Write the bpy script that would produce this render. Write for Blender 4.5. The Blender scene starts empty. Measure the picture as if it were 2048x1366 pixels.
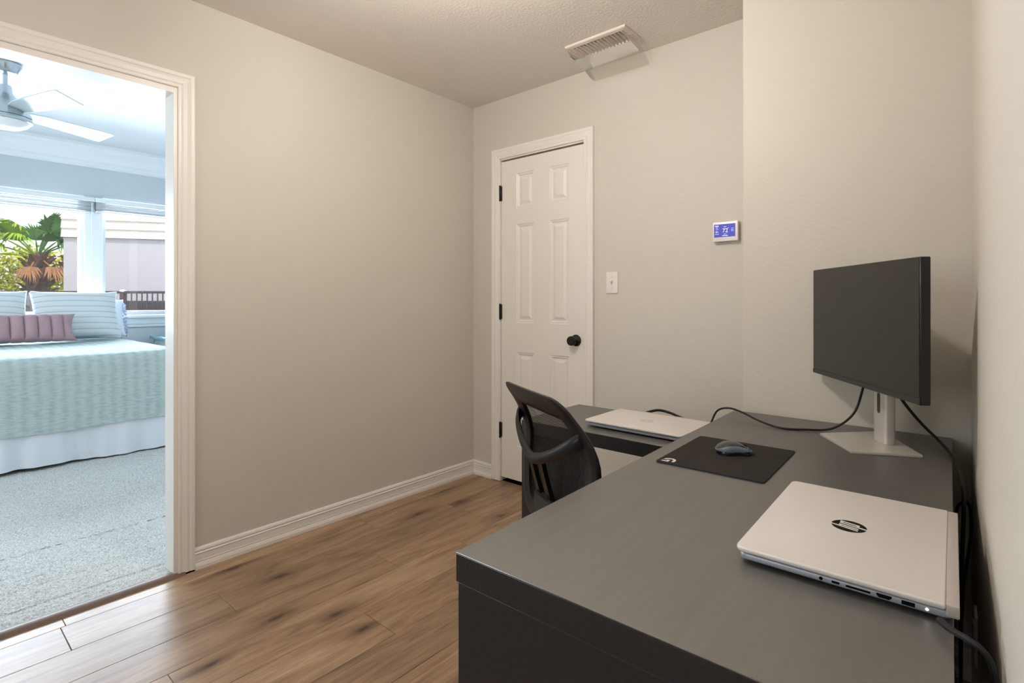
import bpy, bmesh, math, random
from mathutils import Vector, Matrix
random.seed(7)
R = math.radians
SC = bpy.context.scene
COL = SC.collection

# ------------------------------------------------------------------ camera
F_PX, PSI, CAM_H = 1065.0, math.atan((1945 - 1024) / 1065.0), 1.16
cam = bpy.data.objects.new('camera', bpy.data.cameras.new('camera'))
COL.objects.link(cam)
cam.location = (0, 0, CAM_H)
cam.rotation_euler = (R(90), 0, PSI)
cam.data.sensor_fit = 'HORIZONTAL'
cam.data.sensor_width = 36.0
cam.data.lens = F_PX * 36.0 / 2048.0
cam.data.shift_y = -(683 - 600) / 2048.0
cam.data.clip_start = 0.01
SC.camera = cam

# ------------------------------------------------------------------ light and exposure
SC.view_settings.view_transform = 'Standard'
SC.view_settings.look = 'None'
SC.view_settings.gamma = 1.0
SC.view_settings.use_curve_mapping = False
SC.view_settings.exposure = 0.0

world = bpy.data.worlds.new('world'); SC.world = world
world.use_nodes = True
bg = world.node_tree.nodes['Background']
bg.inputs['Color'].default_value = (0.86, 0.93, 1.0, 1)
bg.inputs['Strength'].default_value = 1.7

def lamp(name, kind, loc, rot, energy, color, **kw):
    d = bpy.data.lights.new(name, kind)
    d.energy = energy; d.color = color
    for k, v in kw.items(): setattr(d, k, v)
    o = bpy.data.objects.new(name, d); COL.objects.link(o)
    o.location = loc; o.rotation_euler = rot
    return o

sun = lamp('sun', 'SUN', (0, 0, 12), (0, 0, 0), 2.6, (1.0, 0.95, 0.85), angle=R(0.6))
sun.rotation_euler = Vector((-0.62, -0.22, -0.75)).to_track_quat('-Z', 'Y').to_euler()
# daylight boost at the seen bedroom windows, plus two added fill lamps
lamp('daylight_fill', 'AREA', (-7.15, 0.75, 1.62), (R(78), 0, R(-90)), 265, (0.78, 0.88, 1.0), spread=R(140),
     shape='RECTANGLE', size=3.2, size_y=1.15)
lamp('daylight_fill', 'AREA', (-4.6, -2.45, 1.55), (R(90), 0, 0), 68, (0.88, 0.94, 1.0),
     shape='RECTANGLE', size=2.0, size_y=1.3)  # added fill lamp, outside an invented bedroom side window
lamp('daylight_fill', 'AREA', (-1.25, -1.85, 1.5), (R(90), 0, 0), 18, (1.0, 0.98, 0.95),
     shape='RECTANGLE', size=1.4, size_y=1.2)  # added ambient fill from behind the viewer, at an invented window

# ------------------------------------------------------------------ materials
def lin(c):
    f = lambda x: x / 12.92 if x <= 0.04045 else ((x + 0.055) / 1.055) ** 2.4
    return tuple(f(v / 255.0) for v in c) + (1.0,)

def mat(name, rgb, rough=0.5, spec=0.5, metal=0.0, bump=None, lin_rgb=False, vary=None, emit=None):
    m = bpy.data.materials.new(name); m.use_nodes = True
    nt = m.node_tree; b = nt.nodes['Principled BSDF']
    c = tuple(rgb) + (1,) if lin_rgb else lin(rgb)
    b.inputs['Base Color'].default_value = c
    b.inputs['Roughness'].default_value = rough
    b.inputs['Specular IOR Level'].default_value = spec
    b.inputs['Metallic'].default_value = metal
    tc = nt.nodes.new('ShaderNodeTexCoord')
    if bump:
        scale, strength, dist = bump
        n = nt.nodes.new('ShaderNodeTexNoise'); n.inputs['Scale'].default_value = scale
        n.inputs['Detail'].default_value = 3
        nt.links.new(tc.outputs['Object'], n.inputs['Vector'])
        bp = nt.nodes.new('ShaderNodeBump'); bp.inputs['Strength'].default_value = strength
        bp.inputs['Distance'].default_value = dist
        nt.links.new(n.outputs['Fac'], bp.inputs['Height'])
        nt.links.new(bp.outputs['Normal'], b.inputs['Normal'])
    if vary:
        scale, amt = vary
        n2 = nt.nodes.new('ShaderNodeTexNoise'); n2.inputs['Scale'].default_value = scale
        nt.links.new(tc.outputs['Object'], n2.inputs['Vector'])
        mx = nt.nodes.new('ShaderNodeMix'); mx.data_type = 'RGBA'
        mx.inputs['A'].default_value = tuple(v * (1 - amt) for v in c[:3]) + (1,)
        mx.inputs['B'].default_value = tuple(min(1, v * (1 + amt)) for v in c[:3]) + (1,)
        nt.links.new(n2.outputs['Fac'], mx.inputs['Factor'])
        nt.links.new(mx.outputs['Result'], b.inputs['Base Color'])
    if emit:
        b.inputs['Emission Color'].default_value = tuple(emit[0]) + (1,)
        b.inputs['Emission Strength'].default_value = emit[1]
    return m

M = {}
M['wall'] = mat('greige_wall_paint', (205, 200, 189), 0.55, 0.35, bump=(75, 0.22, 0.004))
M['ceil'] = mat('ceiling_paint', (232, 224, 216), 0.7, 0.3, bump=(90, 0.42, 0.005))
M['trim'] = mat('white_trim_paint', (232, 227, 220), 0.35, 0.5)
M['door'] = mat('white_door_paint', (232, 227, 219), 0.4, 0.45, bump=(40, 0.03, 0.002))
M['bedwall'] = mat('pale_blue_wall_paint', (204, 213, 219), 0.6, 0.3)
M['bedceil'] = mat('white_ceiling_paint', (226, 229, 232), 0.7, 0.3)
M['bedtrim'] = mat('bright_white_paint', (240, 244, 247), 0.4, 0.5)
M['stucco'] = mat('mauve_grey_stucco', (196, 188, 194), 0.9, 0.2, bump=(60, 0.3, 0.01), vary=(1.2, 0.05))
M['siding'] = mat('cream_siding', (240, 226, 216), 0.7, 0.3)
M['bronze'] = mat('oil_rubbed_bronze', (38, 33, 30), 0.38, 0.5, 0.6)
M['slot'] = mat('dark_gap', (14, 13, 12), 0.9, 0.1)
M['plate'] = mat('white_plastic', (226, 220, 212), 0.35, 0.5)
M['screw'] = mat('painted_screw', (196, 188, 178), 0.4, 0.5)
M['vent'] = mat('vent_enamel', (222, 210, 200), 0.45, 0.5)
M['black'] = mat('black_plastic', (22, 22, 23), 0.42, 0.5, bump=(260, 0.08, 0.001))
M['blackgloss'] = mat('black_gloss_plastic', (18, 18, 19), 0.18, 0.5)
M['rubber'] = mat('black_rubber', (14, 14, 14), 0.55, 0.4)
M['charcoal'] = mat('charcoal_plastic', (44, 45, 47), 0.45, 0.5)
M['fabric'] = mat('black_seat_fabric', (24, 24, 26), 0.9, 0.2, bump=(300, 0.4, 0.002))
M['silver'] = mat('silver_laptop_shell', (222, 217, 214), 0.42, 0.5, 0.2)
M['silverside'] = mat('cool_silver_edge', (168, 172, 182), 0.4, 0.5, 0.4)
M['hinge'] = mat('grey_hinge_strip', (186, 178, 173), 0.5, 0.5, 0.2)
M['alu'] = mat('brushed_aluminium', (206, 203, 198), 0.36, 0.5, 0.45)
M['screen'] = mat('switched_off_screen', (30, 29, 28), 0.32, 0.5)
M['nickel'] = mat('brushed_nickel', (186, 196, 202), 0.25, 0.5, 0.9)
M['blade'] = mat('silver_fan_blade', (206, 216, 218), 0.35, 0.5, 0.3)
M['opal'] = mat('opal_glass_dome', (242, 244, 246), 0.3, 0.5)
M['lcd'] = mat('thermostat_screen', (70, 72, 170), 0.25, 0.5, emit=((0.08, 0.08, 0.42), 0.5))
M['lcdtext'] = mat('thermostat_digits', (235, 238, 250), 0.4, 0.3, emit=((0.8, 0.85, 1.0), 0.45))
M['led'] = mat('white_led', (255, 255, 255), 0.4, 0.3, emit=((0.85, 0.85, 1.0), 4.0))
M['pad'] = mat('mousepad_cloth', (40, 36, 35), 0.85, 0.25, bump=(500, 0.2, 0.0005), vary=(9, 0.18))
M['padedge'] = mat('mousepad_edge', (44, 58, 92), 0.7, 0.3)
M['print'] = mat('white_print', (225, 215, 210), 0.7, 0.3)
M['mousetop'] = mat('graphite_mouse_shell', (62, 60, 58), 0.22, 0.5)
M['mouseband'] = mat('blue_grey_mouse_side', (92, 104, 118), 0.4, 0.5)
M['thresh'] = mat('brown_transition_strip', (112, 88, 72), 0.4, 0.5)
M['iron'] = mat('dark_iron_railing', (66, 46, 44), 0.6, 0.4)
M['ledge'] = mat('dark_tile_ledge', (70, 62, 62), 0.8, 0.3)
M['cap'] = mat('white_post_cap', (240, 236, 230), 0.5, 0.4)
M['lawn'] = mat('lawn_ground', (96, 110, 60), 0.95, 0.1, vary=(3, 0.3))
M['skirt'] = mat('white_cotton', (226, 232, 240), 0.9, 0.2, bump=(220, 0.1, 0.001))
M['mattress'] = mat('mattress_ticking', (220, 222, 224), 0.9, 0.2)
M['frond'] = mat('palm_green', (80, 122, 58), 0.6, 0.3, vary=(3, 0.35))
M['frondlight'] = mat('palm_lime', (146, 176, 34), 0.6, 0.3, vary=(4, 0.3))
M['deadfrond'] = mat('dry_frond', (178, 128, 92), 0.8, 0.2, vary=(6, 0.3))
M['trunk'] = mat('palm_bark', (108, 76, 66), 0.9, 0.2, vary=(12, 0.4))
M['bush'] = mat('yellow_green_leaves', (176, 174, 24), 0.7, 0.2, vary=(3, 0.4))
M['teal'] = mat('tinted_glass_top', (120, 180, 190), 0.15, 0.5)
M['whitewood'] = mat('white_lacquer', (232, 236, 240), 0.4, 0.5)
M['pompom'] = mat('blue_grey_yarn', (190, 200, 220), 0.9, 0.1)

def node_mat(name):
    m = bpy.data.materials.new(name); m.use_nodes = True
    nt = m.node_tree
    return m, nt, nt.nodes['Principled BSDF'], nt.nodes.new('ShaderNodeTexCoord')

def ramp(nt, stops):
    r = nt.nodes.new('ShaderNodeValToRGB')
    e = r.color_ramp.elements
    while len(e) < len(stops): e.new(0.5)
    for i, (p, c) in enumerate(stops):
        e[i].position = p; e[i].color = c
    return r

def wood_planks():
    m, nt, b, tc = node_mat('oak_laminate')
    L = nt.links.new
    oi = nt.nodes.new('ShaderNodeObjectInfo')
    off = nt.nodes.new('ShaderNodeVectorMath'); off.operation = 'MULTIPLY_ADD'
    cmb = nt.nodes.new('ShaderNodeCombineXYZ')
    for k in range(3): L(oi.outputs['Random'], cmb.inputs[k])
    off.inputs[1].default_value = (37.0, 53.0, 11.0)
    L(cmb.outputs[0], off.inputs[0]); L(tc.outputs['Object'], off.inputs[2])
    def stretched(sx, sy):
        mp = nt.nodes.new('ShaderNodeMapping'); mp.inputs['Scale'].default_value = (sx, sy, 1)
        L(off.outputs[0], mp.inputs['Vector']); return mp.outputs[0]
    n1 = nt.nodes.new('ShaderNodeTexNoise'); n1.inputs['Scale'].default_value = 1.0
    n1.inputs['Detail'].default_value = 6; n1.inputs['Roughness'].default_value = 0.62; n1.inputs['Distortion'].default_value = 1.3
    L(stretched(17, 1.9), n1.inputs['Vector'])
    r1 = ramp(nt, [(0.30, lin((124, 99, 78))), (0.5, lin((158, 129, 102))), (0.70, lin((180, 151, 122)))])
    L(n1.outputs['Fac'], r1.inputs[0])
    n2 = nt.nodes.new('ShaderNodeTexNoise'); n2.inputs['Scale'].default_value = 1.0; n2.inputs['Detail'].default_value = 4
    L(stretched(190, 9), n2.inputs['Vector'])
    mx = nt.nodes.new('ShaderNodeMix'); mx.data_type = 'RGBA'; mx.blend_type = 'MULTIPLY'
    r2 = ramp(nt, [(0.3, (0.72, 0.70, 0.68, 1)), (0.6, (1.05, 1.04, 1.02, 1))])
    L(n2.outputs['Fac'], r2.inputs[0])
    mx.inputs['Factor'].default_value = 0.8
    L(r1.outputs[0], mx.inputs['A']); L(r2.outputs[0], mx.inputs['B'])
    # knots: one cell per plank width, only some cells carry one
    vo = nt.nodes.new('ShaderNodeTexVoronoi'); vo.inputs['Scale'].default_value = 1.0; vo.inputs['Randomness'].default_value = 0.8; vo.voronoi_dimensions = '2D'
    wn = nt.nodes.new('ShaderNodeTexNoise'); wn.inputs['Scale'].default_value = 14; wn.inputs['Detail'].default_value = 3
    L(off.outputs[0], wn.inputs['Vector'])
    mp = nt.nodes.new('ShaderNodeMapping'); mp.inputs['Scale'].default_value = (5.4, 1.7, 0.0)
    L(off.outputs[0], mp.inputs['Vector'])
    ad = nt.nodes.new('ShaderNodeVectorMath'); ad.operation = 'MULTIPLY_ADD'; ad.inputs[1].default_value = (0.16, 0.10, 0)
    L(wn.outputs['Color'], ad.inputs[0]); L(mp.outputs[0], ad.inputs[2]); L(ad.outputs[0], vo.inputs['Vector'])
    r3 = ramp(nt, [(0.02, (0.16, 0.13, 0.12, 1)), (0.07, (0.50, 0.45, 0.42, 1)), (0.16, (0.80, 0.77, 0.75, 1)), (0.34, (1, 1, 1, 1))])
    L(vo.outputs['Distance'], r3.inputs[0])
    sp = nt.nodes.new('ShaderNodeSeparateColor'); L(vo.outputs['Color'], sp.inputs[0])
    lt = nt.nodes.new('ShaderNodeMath'); lt.operation = 'LESS_THAN'; lt.inputs[1].default_value = 0.55; L(sp.outputs[0], lt.inputs[0])
    mk = nt.nodes.new('ShaderNodeMix'); mk.data_type = 'RGBA'; mk.blend_type = 'MULTIPLY'
    L(lt.outputs[0], mk.inputs['Factor'])
    L(mx.outputs['Result'], mk.inputs['A']); L(r3.outputs[0], mk.inputs['B'])
    hs = nt.nodes.new('ShaderNodeHueSaturation')
    mr = nt.nodes.new('ShaderNodeMapRange'); mr.inputs['To Min'].default_value = 0.84; mr.inputs['To Max'].default_value = 1.14
    L(oi.outputs['Random'], mr.inputs['Value']); L(mr.outputs[0], hs.inputs['Value'])
    L(mk.outputs['Result'], hs.inputs['Color']); L(hs.outputs[0], b.inputs['Base Color'])
    b.inputs['Roughness'].default_value = 0.36
    b.inputs['Specular IOR Level'].default_value = 0.5
    bp = nt.nodes.new('ShaderNodeBump'); bp.inputs['Strength'].default_value = 0.12; bp.inputs['Distance'].default_value = 0.001
    L(n2.outputs['Fac'], bp.inputs['Height']); L(bp.outputs['Normal'], b.inputs['Normal'])
    return m
M['oak'] = wood_planks()

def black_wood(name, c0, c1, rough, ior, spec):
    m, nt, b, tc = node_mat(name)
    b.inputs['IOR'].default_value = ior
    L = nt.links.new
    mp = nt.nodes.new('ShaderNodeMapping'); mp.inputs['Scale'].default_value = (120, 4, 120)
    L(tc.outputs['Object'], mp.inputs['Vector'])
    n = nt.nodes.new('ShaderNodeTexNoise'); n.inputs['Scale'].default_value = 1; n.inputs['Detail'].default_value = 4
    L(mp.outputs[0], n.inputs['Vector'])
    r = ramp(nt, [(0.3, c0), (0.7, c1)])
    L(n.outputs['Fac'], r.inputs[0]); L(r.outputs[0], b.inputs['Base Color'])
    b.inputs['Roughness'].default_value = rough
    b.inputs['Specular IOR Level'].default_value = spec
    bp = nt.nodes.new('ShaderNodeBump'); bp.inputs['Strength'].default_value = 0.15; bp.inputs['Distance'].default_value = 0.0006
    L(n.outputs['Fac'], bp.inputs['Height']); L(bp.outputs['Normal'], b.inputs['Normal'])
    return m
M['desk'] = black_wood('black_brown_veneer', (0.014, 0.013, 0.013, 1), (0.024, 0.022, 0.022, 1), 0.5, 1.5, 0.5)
M['desktop'] = black_wood('dusty_lit_black_brown_top', (0.060, 0.055, 0.051, 1), (0.078, 0.072, 0.067, 1), 0.42, 2.0, 0.75)  # dust, plus the top's bright sheen put into lighter colour and reflectance

def carpet_mat():
    m, nt, b, tc = node_mat('grey_carpet_pile')
    L = nt.links.new
    n = nt.nodes.new('ShaderNodeTexNoise'); n.inputs['Scale'].default_value = 160; n.inputs['Detail'].default_value = 4
    L(tc.outputs['Object'], n.inputs['Vector'])
    r = ramp(nt, [(0.3, lin((168, 171, 169))), (0.62, lin((232, 234, 232)))])
    L(n.outputs['Fac'], r.inputs[0]); L(r.outputs[0], b.inputs['Base Color'])
    b.inputs['Roughness'].default_value = 1.0; b.inputs['Specular IOR Level'].default_value = 0.1
    bp = nt.nodes.new('ShaderNodeBump'); bp.inputs['Strength'].default_value = 0.9; bp.inputs['Distance'].default_value = 0.01
    L(n.outputs['Fac'], bp.inputs['Height']); L(bp.outputs['Normal'], b.inputs['Normal'])
    return m
M['carpet'] = carpet_mat()

def quilt_mat():
    m, nt, b, tc = node_mat('seafoam_coverlet_cotton')
    L = nt.links.new
    mp = nt.nodes.new('ShaderNodeMapping'); mp.inputs['Scale'].default_value = (70, 22, 75)
    L(tc.outputs['Object'], mp.inputs['Vector'])
    n = nt.nodes.new('ShaderNodeTexNoise'); n.inputs['Scale'].default_value = 1; n.inputs['Detail'].default_value = 3
    L(mp.outputs[0], n.inputs['Vector'])
    w = nt.nodes.new('ShaderNodeTexWave'); w.wave_type = 'BANDS'; w.bands_direction = 'Y'
    w.inputs['Scale'].default_value = 4.5; w.inputs['Distortion'].default_value = 1.0; w.inputs['Detail Scale'].default_value = 2
    L(tc.outputs['Object'], w.inputs['Vector'])
    ad = nt.nodes.new('ShaderNodeMath'); ad.operation = 'MULTIPLY_ADD'; ad.inputs[1].default_value = 0.25
    L(w.outputs['Fac'], ad.inputs[0]); L(n.outputs['Fac'], ad.inputs[2])
    r = ramp(nt, [(0.3, lin((164, 182, 182))), (0.75, lin((190, 204, 203)))])
    L(ad.outputs[0], r.inputs[0]); L(r.outputs[0], b.inputs['Base Color'])
    b.inputs['Roughness'].default_value = 0.95; b.inputs['Specular IOR Level'].default_value = 0.15
    bp = nt.nodes.new('ShaderNodeBump'); bp.inputs['Strength'].default_value = 0.7; bp.inputs['Distance'].default_value = 0.012
    L(ad.outputs[0], bp.inputs['Height']); L(bp.outputs['Normal'], b.inputs['Normal'])
    return m
M['quilt'] = quilt_mat()

def stripe_mat(name, base, line, axis, scale, width, rough=0.9, bump=0.5):
    m, nt, b, tc = node_mat(name)
    L = nt.links.new
    w = nt.nodes.new('ShaderNodeTexWave'); w.wave_type = 'BANDS'; w.bands_direction = axis
    w.inputs['Scale'].default_value = scale; w.inputs['Distortion'].default_value = 0.4
    L(tc.outputs['Object'], w.inputs['Vector'])
    r = ramp(nt, [(width * 0.4, lin(line)), (width, lin(base))])
    L(w.outputs['Fac'], r.inputs[0]); L(r.outputs[0], b.inputs['Base Color'])
    b.inputs['Roughness'].default_value = rough; b.inputs['Specular IOR Level'].default_value = 0.15
    bp = nt.nodes.new('ShaderNodeBump'); bp.inputs['Strength'].default_value = bump; bp.inputs['Distance'].default_value = 0.006
    L(w.outputs['Fac'], bp.inputs['Height']); L(bp.outputs['Normal'], b.inputs['Normal'])
    return m
M['sham'] = stripe_mat('white_sham_linen', (212, 219, 222), (172, 186, 193), 'Z', 5.6, 0.07)
M['mauve'] = mat('mauve_plush', (178, 148, 154), 0.95, 0.15, bump=(160, 0.8, 0.006), vary=(14, 0.1))

def glass_mat(name, tint, gloss_rough=0.02, trans=1.0, fac=None):
    m, nt, b, tc = node_mat(name)
    nt.nodes.remove(b)
    out = nt.nodes['Material Output']
    t = nt.nodes.new('ShaderNodeBsdfTransparent'); t.inputs[0].default_value = tuple(tint) + (1,)
    g = nt.nodes.new('ShaderNodeBsdfGlossy'); g.inputs['Roughness'].default_value = gloss_rough
    fr = nt.nodes.new('ShaderNodeFresnel'); fr.inputs['IOR'].default_value = 1.45
    mx = nt.nodes.new('ShaderNodeMixShader')
    if fac is None: nt.links.new(fr.outputs[0], mx.inputs[0])
    else: mx.inputs[0].default_value = fac
    nt.links.new(t.outputs[0], mx.inputs[1]); nt.links.new(g.outputs[0], mx.inputs[2])
    nt.links.new(mx.outputs[0], out.inputs[0])
    return m
M['pane'] = glass_mat('window_glass', (0.97, 0.98, 0.98))
M['clear'] = glass_mat('clear_plastic_deflector', (0.90, 0.885, 0.86), 0.2)

def mesh_mat():
    m, nt, b, tc = node_mat('black_chair_mesh')
    L = nt.links.new
    b.inputs['Base Color'].default_value = lin((26, 27, 30)); b.inputs['Roughness'].default_value = 0.6
    out = nt.nodes['Material Output']
    mp = nt.nodes.new('ShaderNodeSeparateXYZ'); L(tc.outputs['Object'], mp.inputs[0])
    def wave(sock, period):
        a = nt.nodes.new('ShaderNodeMath'); a.operation = 'MULTIPLY'; a.inputs[1].default_value = 2 * math.pi / period
        s = nt.nodes.new('ShaderNodeMath'); s.operation = 'SINE'
        L(sock, a.inputs[0]); L(a.outputs[0], s.inputs[0]); return s.outputs[0]
    gx = nt.nodes.new('ShaderNodeMath'); gx.operation = 'GREATER_THAN'; gx.inputs[1].default_value = 0.42
    L(wave(mp.outputs[0], 0.0078), gx.inputs[0])
    gz = nt.nodes.new('ShaderNodeMath'); gz.operation = 'GREATER_THAN'; gz.inputs[1].default_value = -0.93
    L(wave(mp.outputs[2], 0.012), gz.inputs[0])
    mu = nt.nodes.new('ShaderNodeMath'); mu.operation = 'MULTIPLY'
    L(gx.outputs[0], mu.inputs[0]); L(gz.outputs[0], mu.inputs[1])
    t = nt.nodes.new('ShaderNodeBsdfTransparent')
    mx = nt.nodes.new('ShaderNodeMixShader')
    L(mu.outputs[0], mx.inputs[0]); L(b.outputs[0], mx.inputs[1]); L(t.outputs[0], mx.inputs[2])
    L(mx.outputs[0], out.inputs[0])
    return m
M['chairmesh'] = mesh_mat()

# ------------------------------------------------------------------ mesh helpers
class MB:
    def __init__(s): s.v = []; s.f = []
    def add(s, vs, fs):
        n = len(s.v); s.v += [tuple(p) for p in vs]; s.f += [tuple(i + n for i in f) for f in fs]; return s
    def box(s, x0, y0, z0, x1, y1, z1, bev=0.0, seg=2, mtx=None):
        bm = bmesh.new(); bmesh.ops.create_cube(bm, size=1.0)
        for v in bm.verts:
            v.co = Vector(((x0 + x1) / 2 + v.co.x * (x1 - x0), (y0 + y1) / 2 + v.co.y * (y1 - y0), (z0 + z1) / 2 + v.co.z * (z1 - z0)))
        if bev > 0: bmesh.ops.bevel(bm, geom=bm.edges[:], offset=bev, segments=seg, profile=0.5, affect='EDGES')
        if mtx: bm.transform(mtx)
        bm.verts.index_update()
        s.add([v.co[:] for v in bm.verts], [[v.index for v in f.verts] for f in bm.faces]); bm.free(); return s
    def prism(s, pts, z0, z1, bev=0.0, seg=2, mtx=None, bev_vertical=False):
        bm = bmesh.new()
        vs = [bm.verts.new((p[0], p[1], z0)) for p in pts]
        f = bm.faces.new(vs)
        r = bmesh.ops.extrude_face_region(bm, geom=[f])
        for e in r['geom']:
            if isinstance(e, bmesh.types.BMVert): e.co.z = z1
        bmesh.ops.recalc_face_normals(bm, faces=bm.faces[:])
        if bev > 0:
            ed = [e for e in bm.edges if abs(e.verts[0].co.z - e.verts[1].co.z) < 1e-7]
            bmesh.ops.bevel(bm, geom=ed, offset=bev, segments=seg, profile=0.5, affect='EDGES')
        if mtx: bm.transform(mtx)
        bm.verts.index_update()
        s.add([v.co[:] for v in bm.verts], [[v.index for v in f.verts] for f in bm.faces]); bm.free(); return s
    def lathe(s, prof, n=24, mtx=None):
        vs = []; fs = []
        for (r, z) in prof:
            for i in range(n):
                a = 2 * math.pi * i / n; vs.append(Vector((r * math.cos(a), r * math.sin(a), z)))
        m = len(prof)
        for j in range(m - 1):
            for i in range(n):
                k = (i + 1) % n
                fs.append((j * n + i, j * n + k, (j + 1) * n + k, (j + 1) * n + i))
        fs.append(tuple(range(n))[::-1]); fs.append(tuple((m - 1) * n + i for i in range(n)))
        if mtx: vs = [mtx @ v for v in vs]
        return s.add(vs, fs)
    def tube(s, pts, r, n=8, smooth=6, closed=False):
        pts = [Vector(p) for p in pts]
        if smooth and len(pts) > 2: pts = spline(pts, smooth)
        vs = []; fs = []; up = Vector((0.13, 0.21, 0.97)); m = len(pts)
        for i, p in enumerate(pts):
            t = (pts[min(i + 1, m - 1)] - pts[max(i - 1, 0)]).normalized()
            a = t.cross(up)
            if a.length < 1e-3: a = t.cross(Vector((1, 0, 0)))
            a.normalize(); b = t.cross(a); up = b if b.dot(up) > 0 else -b
            rr = r[i * (len(r) - 1) // max(1, m - 1)] if isinstance(r, (list, tuple)) else r
            for k in range(n):
                an = 2 * math.pi * k / n
                vs.append(p + a * (rr * math.cos(an)) + b * (rr * math.sin(an)))
        for i in range(m - 1):
            for k in range(n):
                l = (k + 1) % n
                fs.append((i * n + k, i * n + l, (i + 1) * n + l, (i + 1) * n + k))
        fs.append(tuple(range(n))[::-1]); fs.append(tuple((m - 1) * n + k for k in range(n)))
        return s.add(vs, fs)
    def strips(s, rows, close_u=False, close_v=False, caps=False):
        nu = len(rows); nv = len(rows[0]); vs = [p for r in rows for p in r]; fs = []
        for i in range(nu if close_u else nu - 1):
            for j in range(nv if close_v else nv - 1):
                i2 = (i + 1) % nu; j2 = (j + 1) % nv
                fs.append((i * nv + j, i * nv + j2, i2 * nv + j2, i2 * nv + j))
        if caps:
            fs.append(tuple(range(nv))[::-1]); fs.append(tuple((nu - 1) * nv + j for j in range(nv)))
        return s.add(vs, fs)
    def build(s, name, material, parent=None, smooth=True, angle=38):
        me = bpy.data.meshes.new(name); me.from_pydata(s.v, [], s.f)
        bm = bmesh.new(); bm.from_mesh(me)
        bmesh.ops.recalc_face_normals(bm, faces=bm.faces[:]); bm.to_mesh(me); bm.free()
        me.materials.append(material)
        if smooth:
            for p in me.polygons: p.use_smooth = True
            me.set_sharp_from_angle(angle=R(angle))
        me.update()
        o = bpy.data.objects.new(name, me); COL.objects.link(o)
        if parent: o.parent = parent
        return o

def spline(pts, k):
    out = []; n = len(pts)
    for i in range(n - 1):
        p0 = pts[max(i - 1, 0)]; p1 = pts[i]; p2 = pts[i + 1]; p3 = pts[min(i + 2, n - 1)]
        for j in range(k):
            t = j / k
            out.append(0.5 * ((2 * p1) + (p2 - p0) * t + (2 * p0 - 5 * p1 + 4 * p2 - p3) * t * t + (3 * p1 - p0 - 3 * p2 + p3) * t ** 3))
    out.append(pts[-1]); return out

def tag(o, label, cat=None, group=None, kind=None):
    o['label'] = label
    if cat: o['category'] = cat
    if group: o['group'] = group
    if kind: o['kind'] = kind
    return o

def empty(name, loc, rz=0.0):
    o = bpy.data.objects.new(name, None); COL.objects.link(o)
    o.location = loc; o.rotation_euler = (0, 0, rz); o.empty_display_size = 0.05
    return o

def copy_to(src, parent=None):
    c = src.copy(); COL.objects.link(c)
    if parent: c.parent = parent
    return c

def rrect(x0, y0, x1, y1, r, n=5):
    out = []
    for cx, cy, a0 in ((x1 - r, y1 - r, 0), (x0 + r, y1 - r, 90), (x0 + r, y0 + r, 180), (x1 - r, y0 + r, 270)):
        for i in range(n + 1):
            a = R(a0 + 90 * i / n); out.append((cx + r * math.cos(a), cy + r * math.sin(a)))
    return out

def struct(name, mb, m, label, smooth=False):
    o = mb.build(name, m, smooth=smooth)
    return tag(o, label, kind='structure')

def text_mesh(name, body, size, m, parent, mtx):
    cu = bpy.data.curves.new(name, 'FONT'); cu.body = body; cu.size = size
    cu.align_x = 'CENTER'; cu.align_y = 'CENTER'; cu.extrude = 0.0002; cu.resolution_u = 3
    tmp = bpy.data.objects.new('tmp_text', cu); COL.objects.link(tmp)
    dg = bpy.context.evaluated_depsgraph_get()
    me = bpy.data.meshes.new_from_object(tmp.evaluated_get(dg))
    bpy.data.objects.remove(tmp)
    me.transform(mtx); me.materials.clear(); me.materials.append(m)
    o = bpy.data.objects.new(name, me); COL.objects.link(o); o.parent = parent
    return o

# ------------------------------------------------------------------ room shell
XA, YB, YS, XS, H, HB = -2.535, 2.535, 2.15, -0.676, 2.446, 2.74     # left wall, back wall, step wall, step corner
YF, XW = -1.6, -6.85
DY0, DY1, DZ = -0.06, 0.76, 2.045                                    # doorway in the left wall
XAB = XA - 0.10
w = MB()
w.box(XAB, DY1 + 0.015, 0, XA, YB + 0.12, HB + 0.1)
w.box(XAB, DY0 - 0.015, DZ + 0.010, XA, DY1 + 0.015, HB + 0.1)
w.box(XAB, -2.32, 0, XA, DY0 - 0.015, HB + 0.1)
struct('wall_left', w, M['wall'], 'greige wall on the left with the open doorway to the bedroom')
DX0, DX1, DH = -2.295, -1.648, 2.062
w = MB()
w.box(XA, YB, 0, DX0, YB + 0.12, H + 0.1)
w.box(DX0, YB, DH, DX1, YB + 0.12, H + 0.1)
w.box(DX1, YB, 0, XS + 0.05, YB + 0.12, H + 0.1)
w.box(DX0 - 0.1, YB + 0.12, -0.1, DX1 + 0.1, YB + 0.2, H + 0.1)  # unseen backing added behind the closet door to stop light leaks
struct('wall_back', w, M['wall'], 'greige wall holding the closet door and thermostat')
w = MB().box(XS, YS, 0, 0.35, YB + 0.12, H + 0.1, bev=0.006, seg=3)
struct('wall_step', w, M['wall'], 'greige wall section that steps forward behind the monitor', smooth=True)
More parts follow.
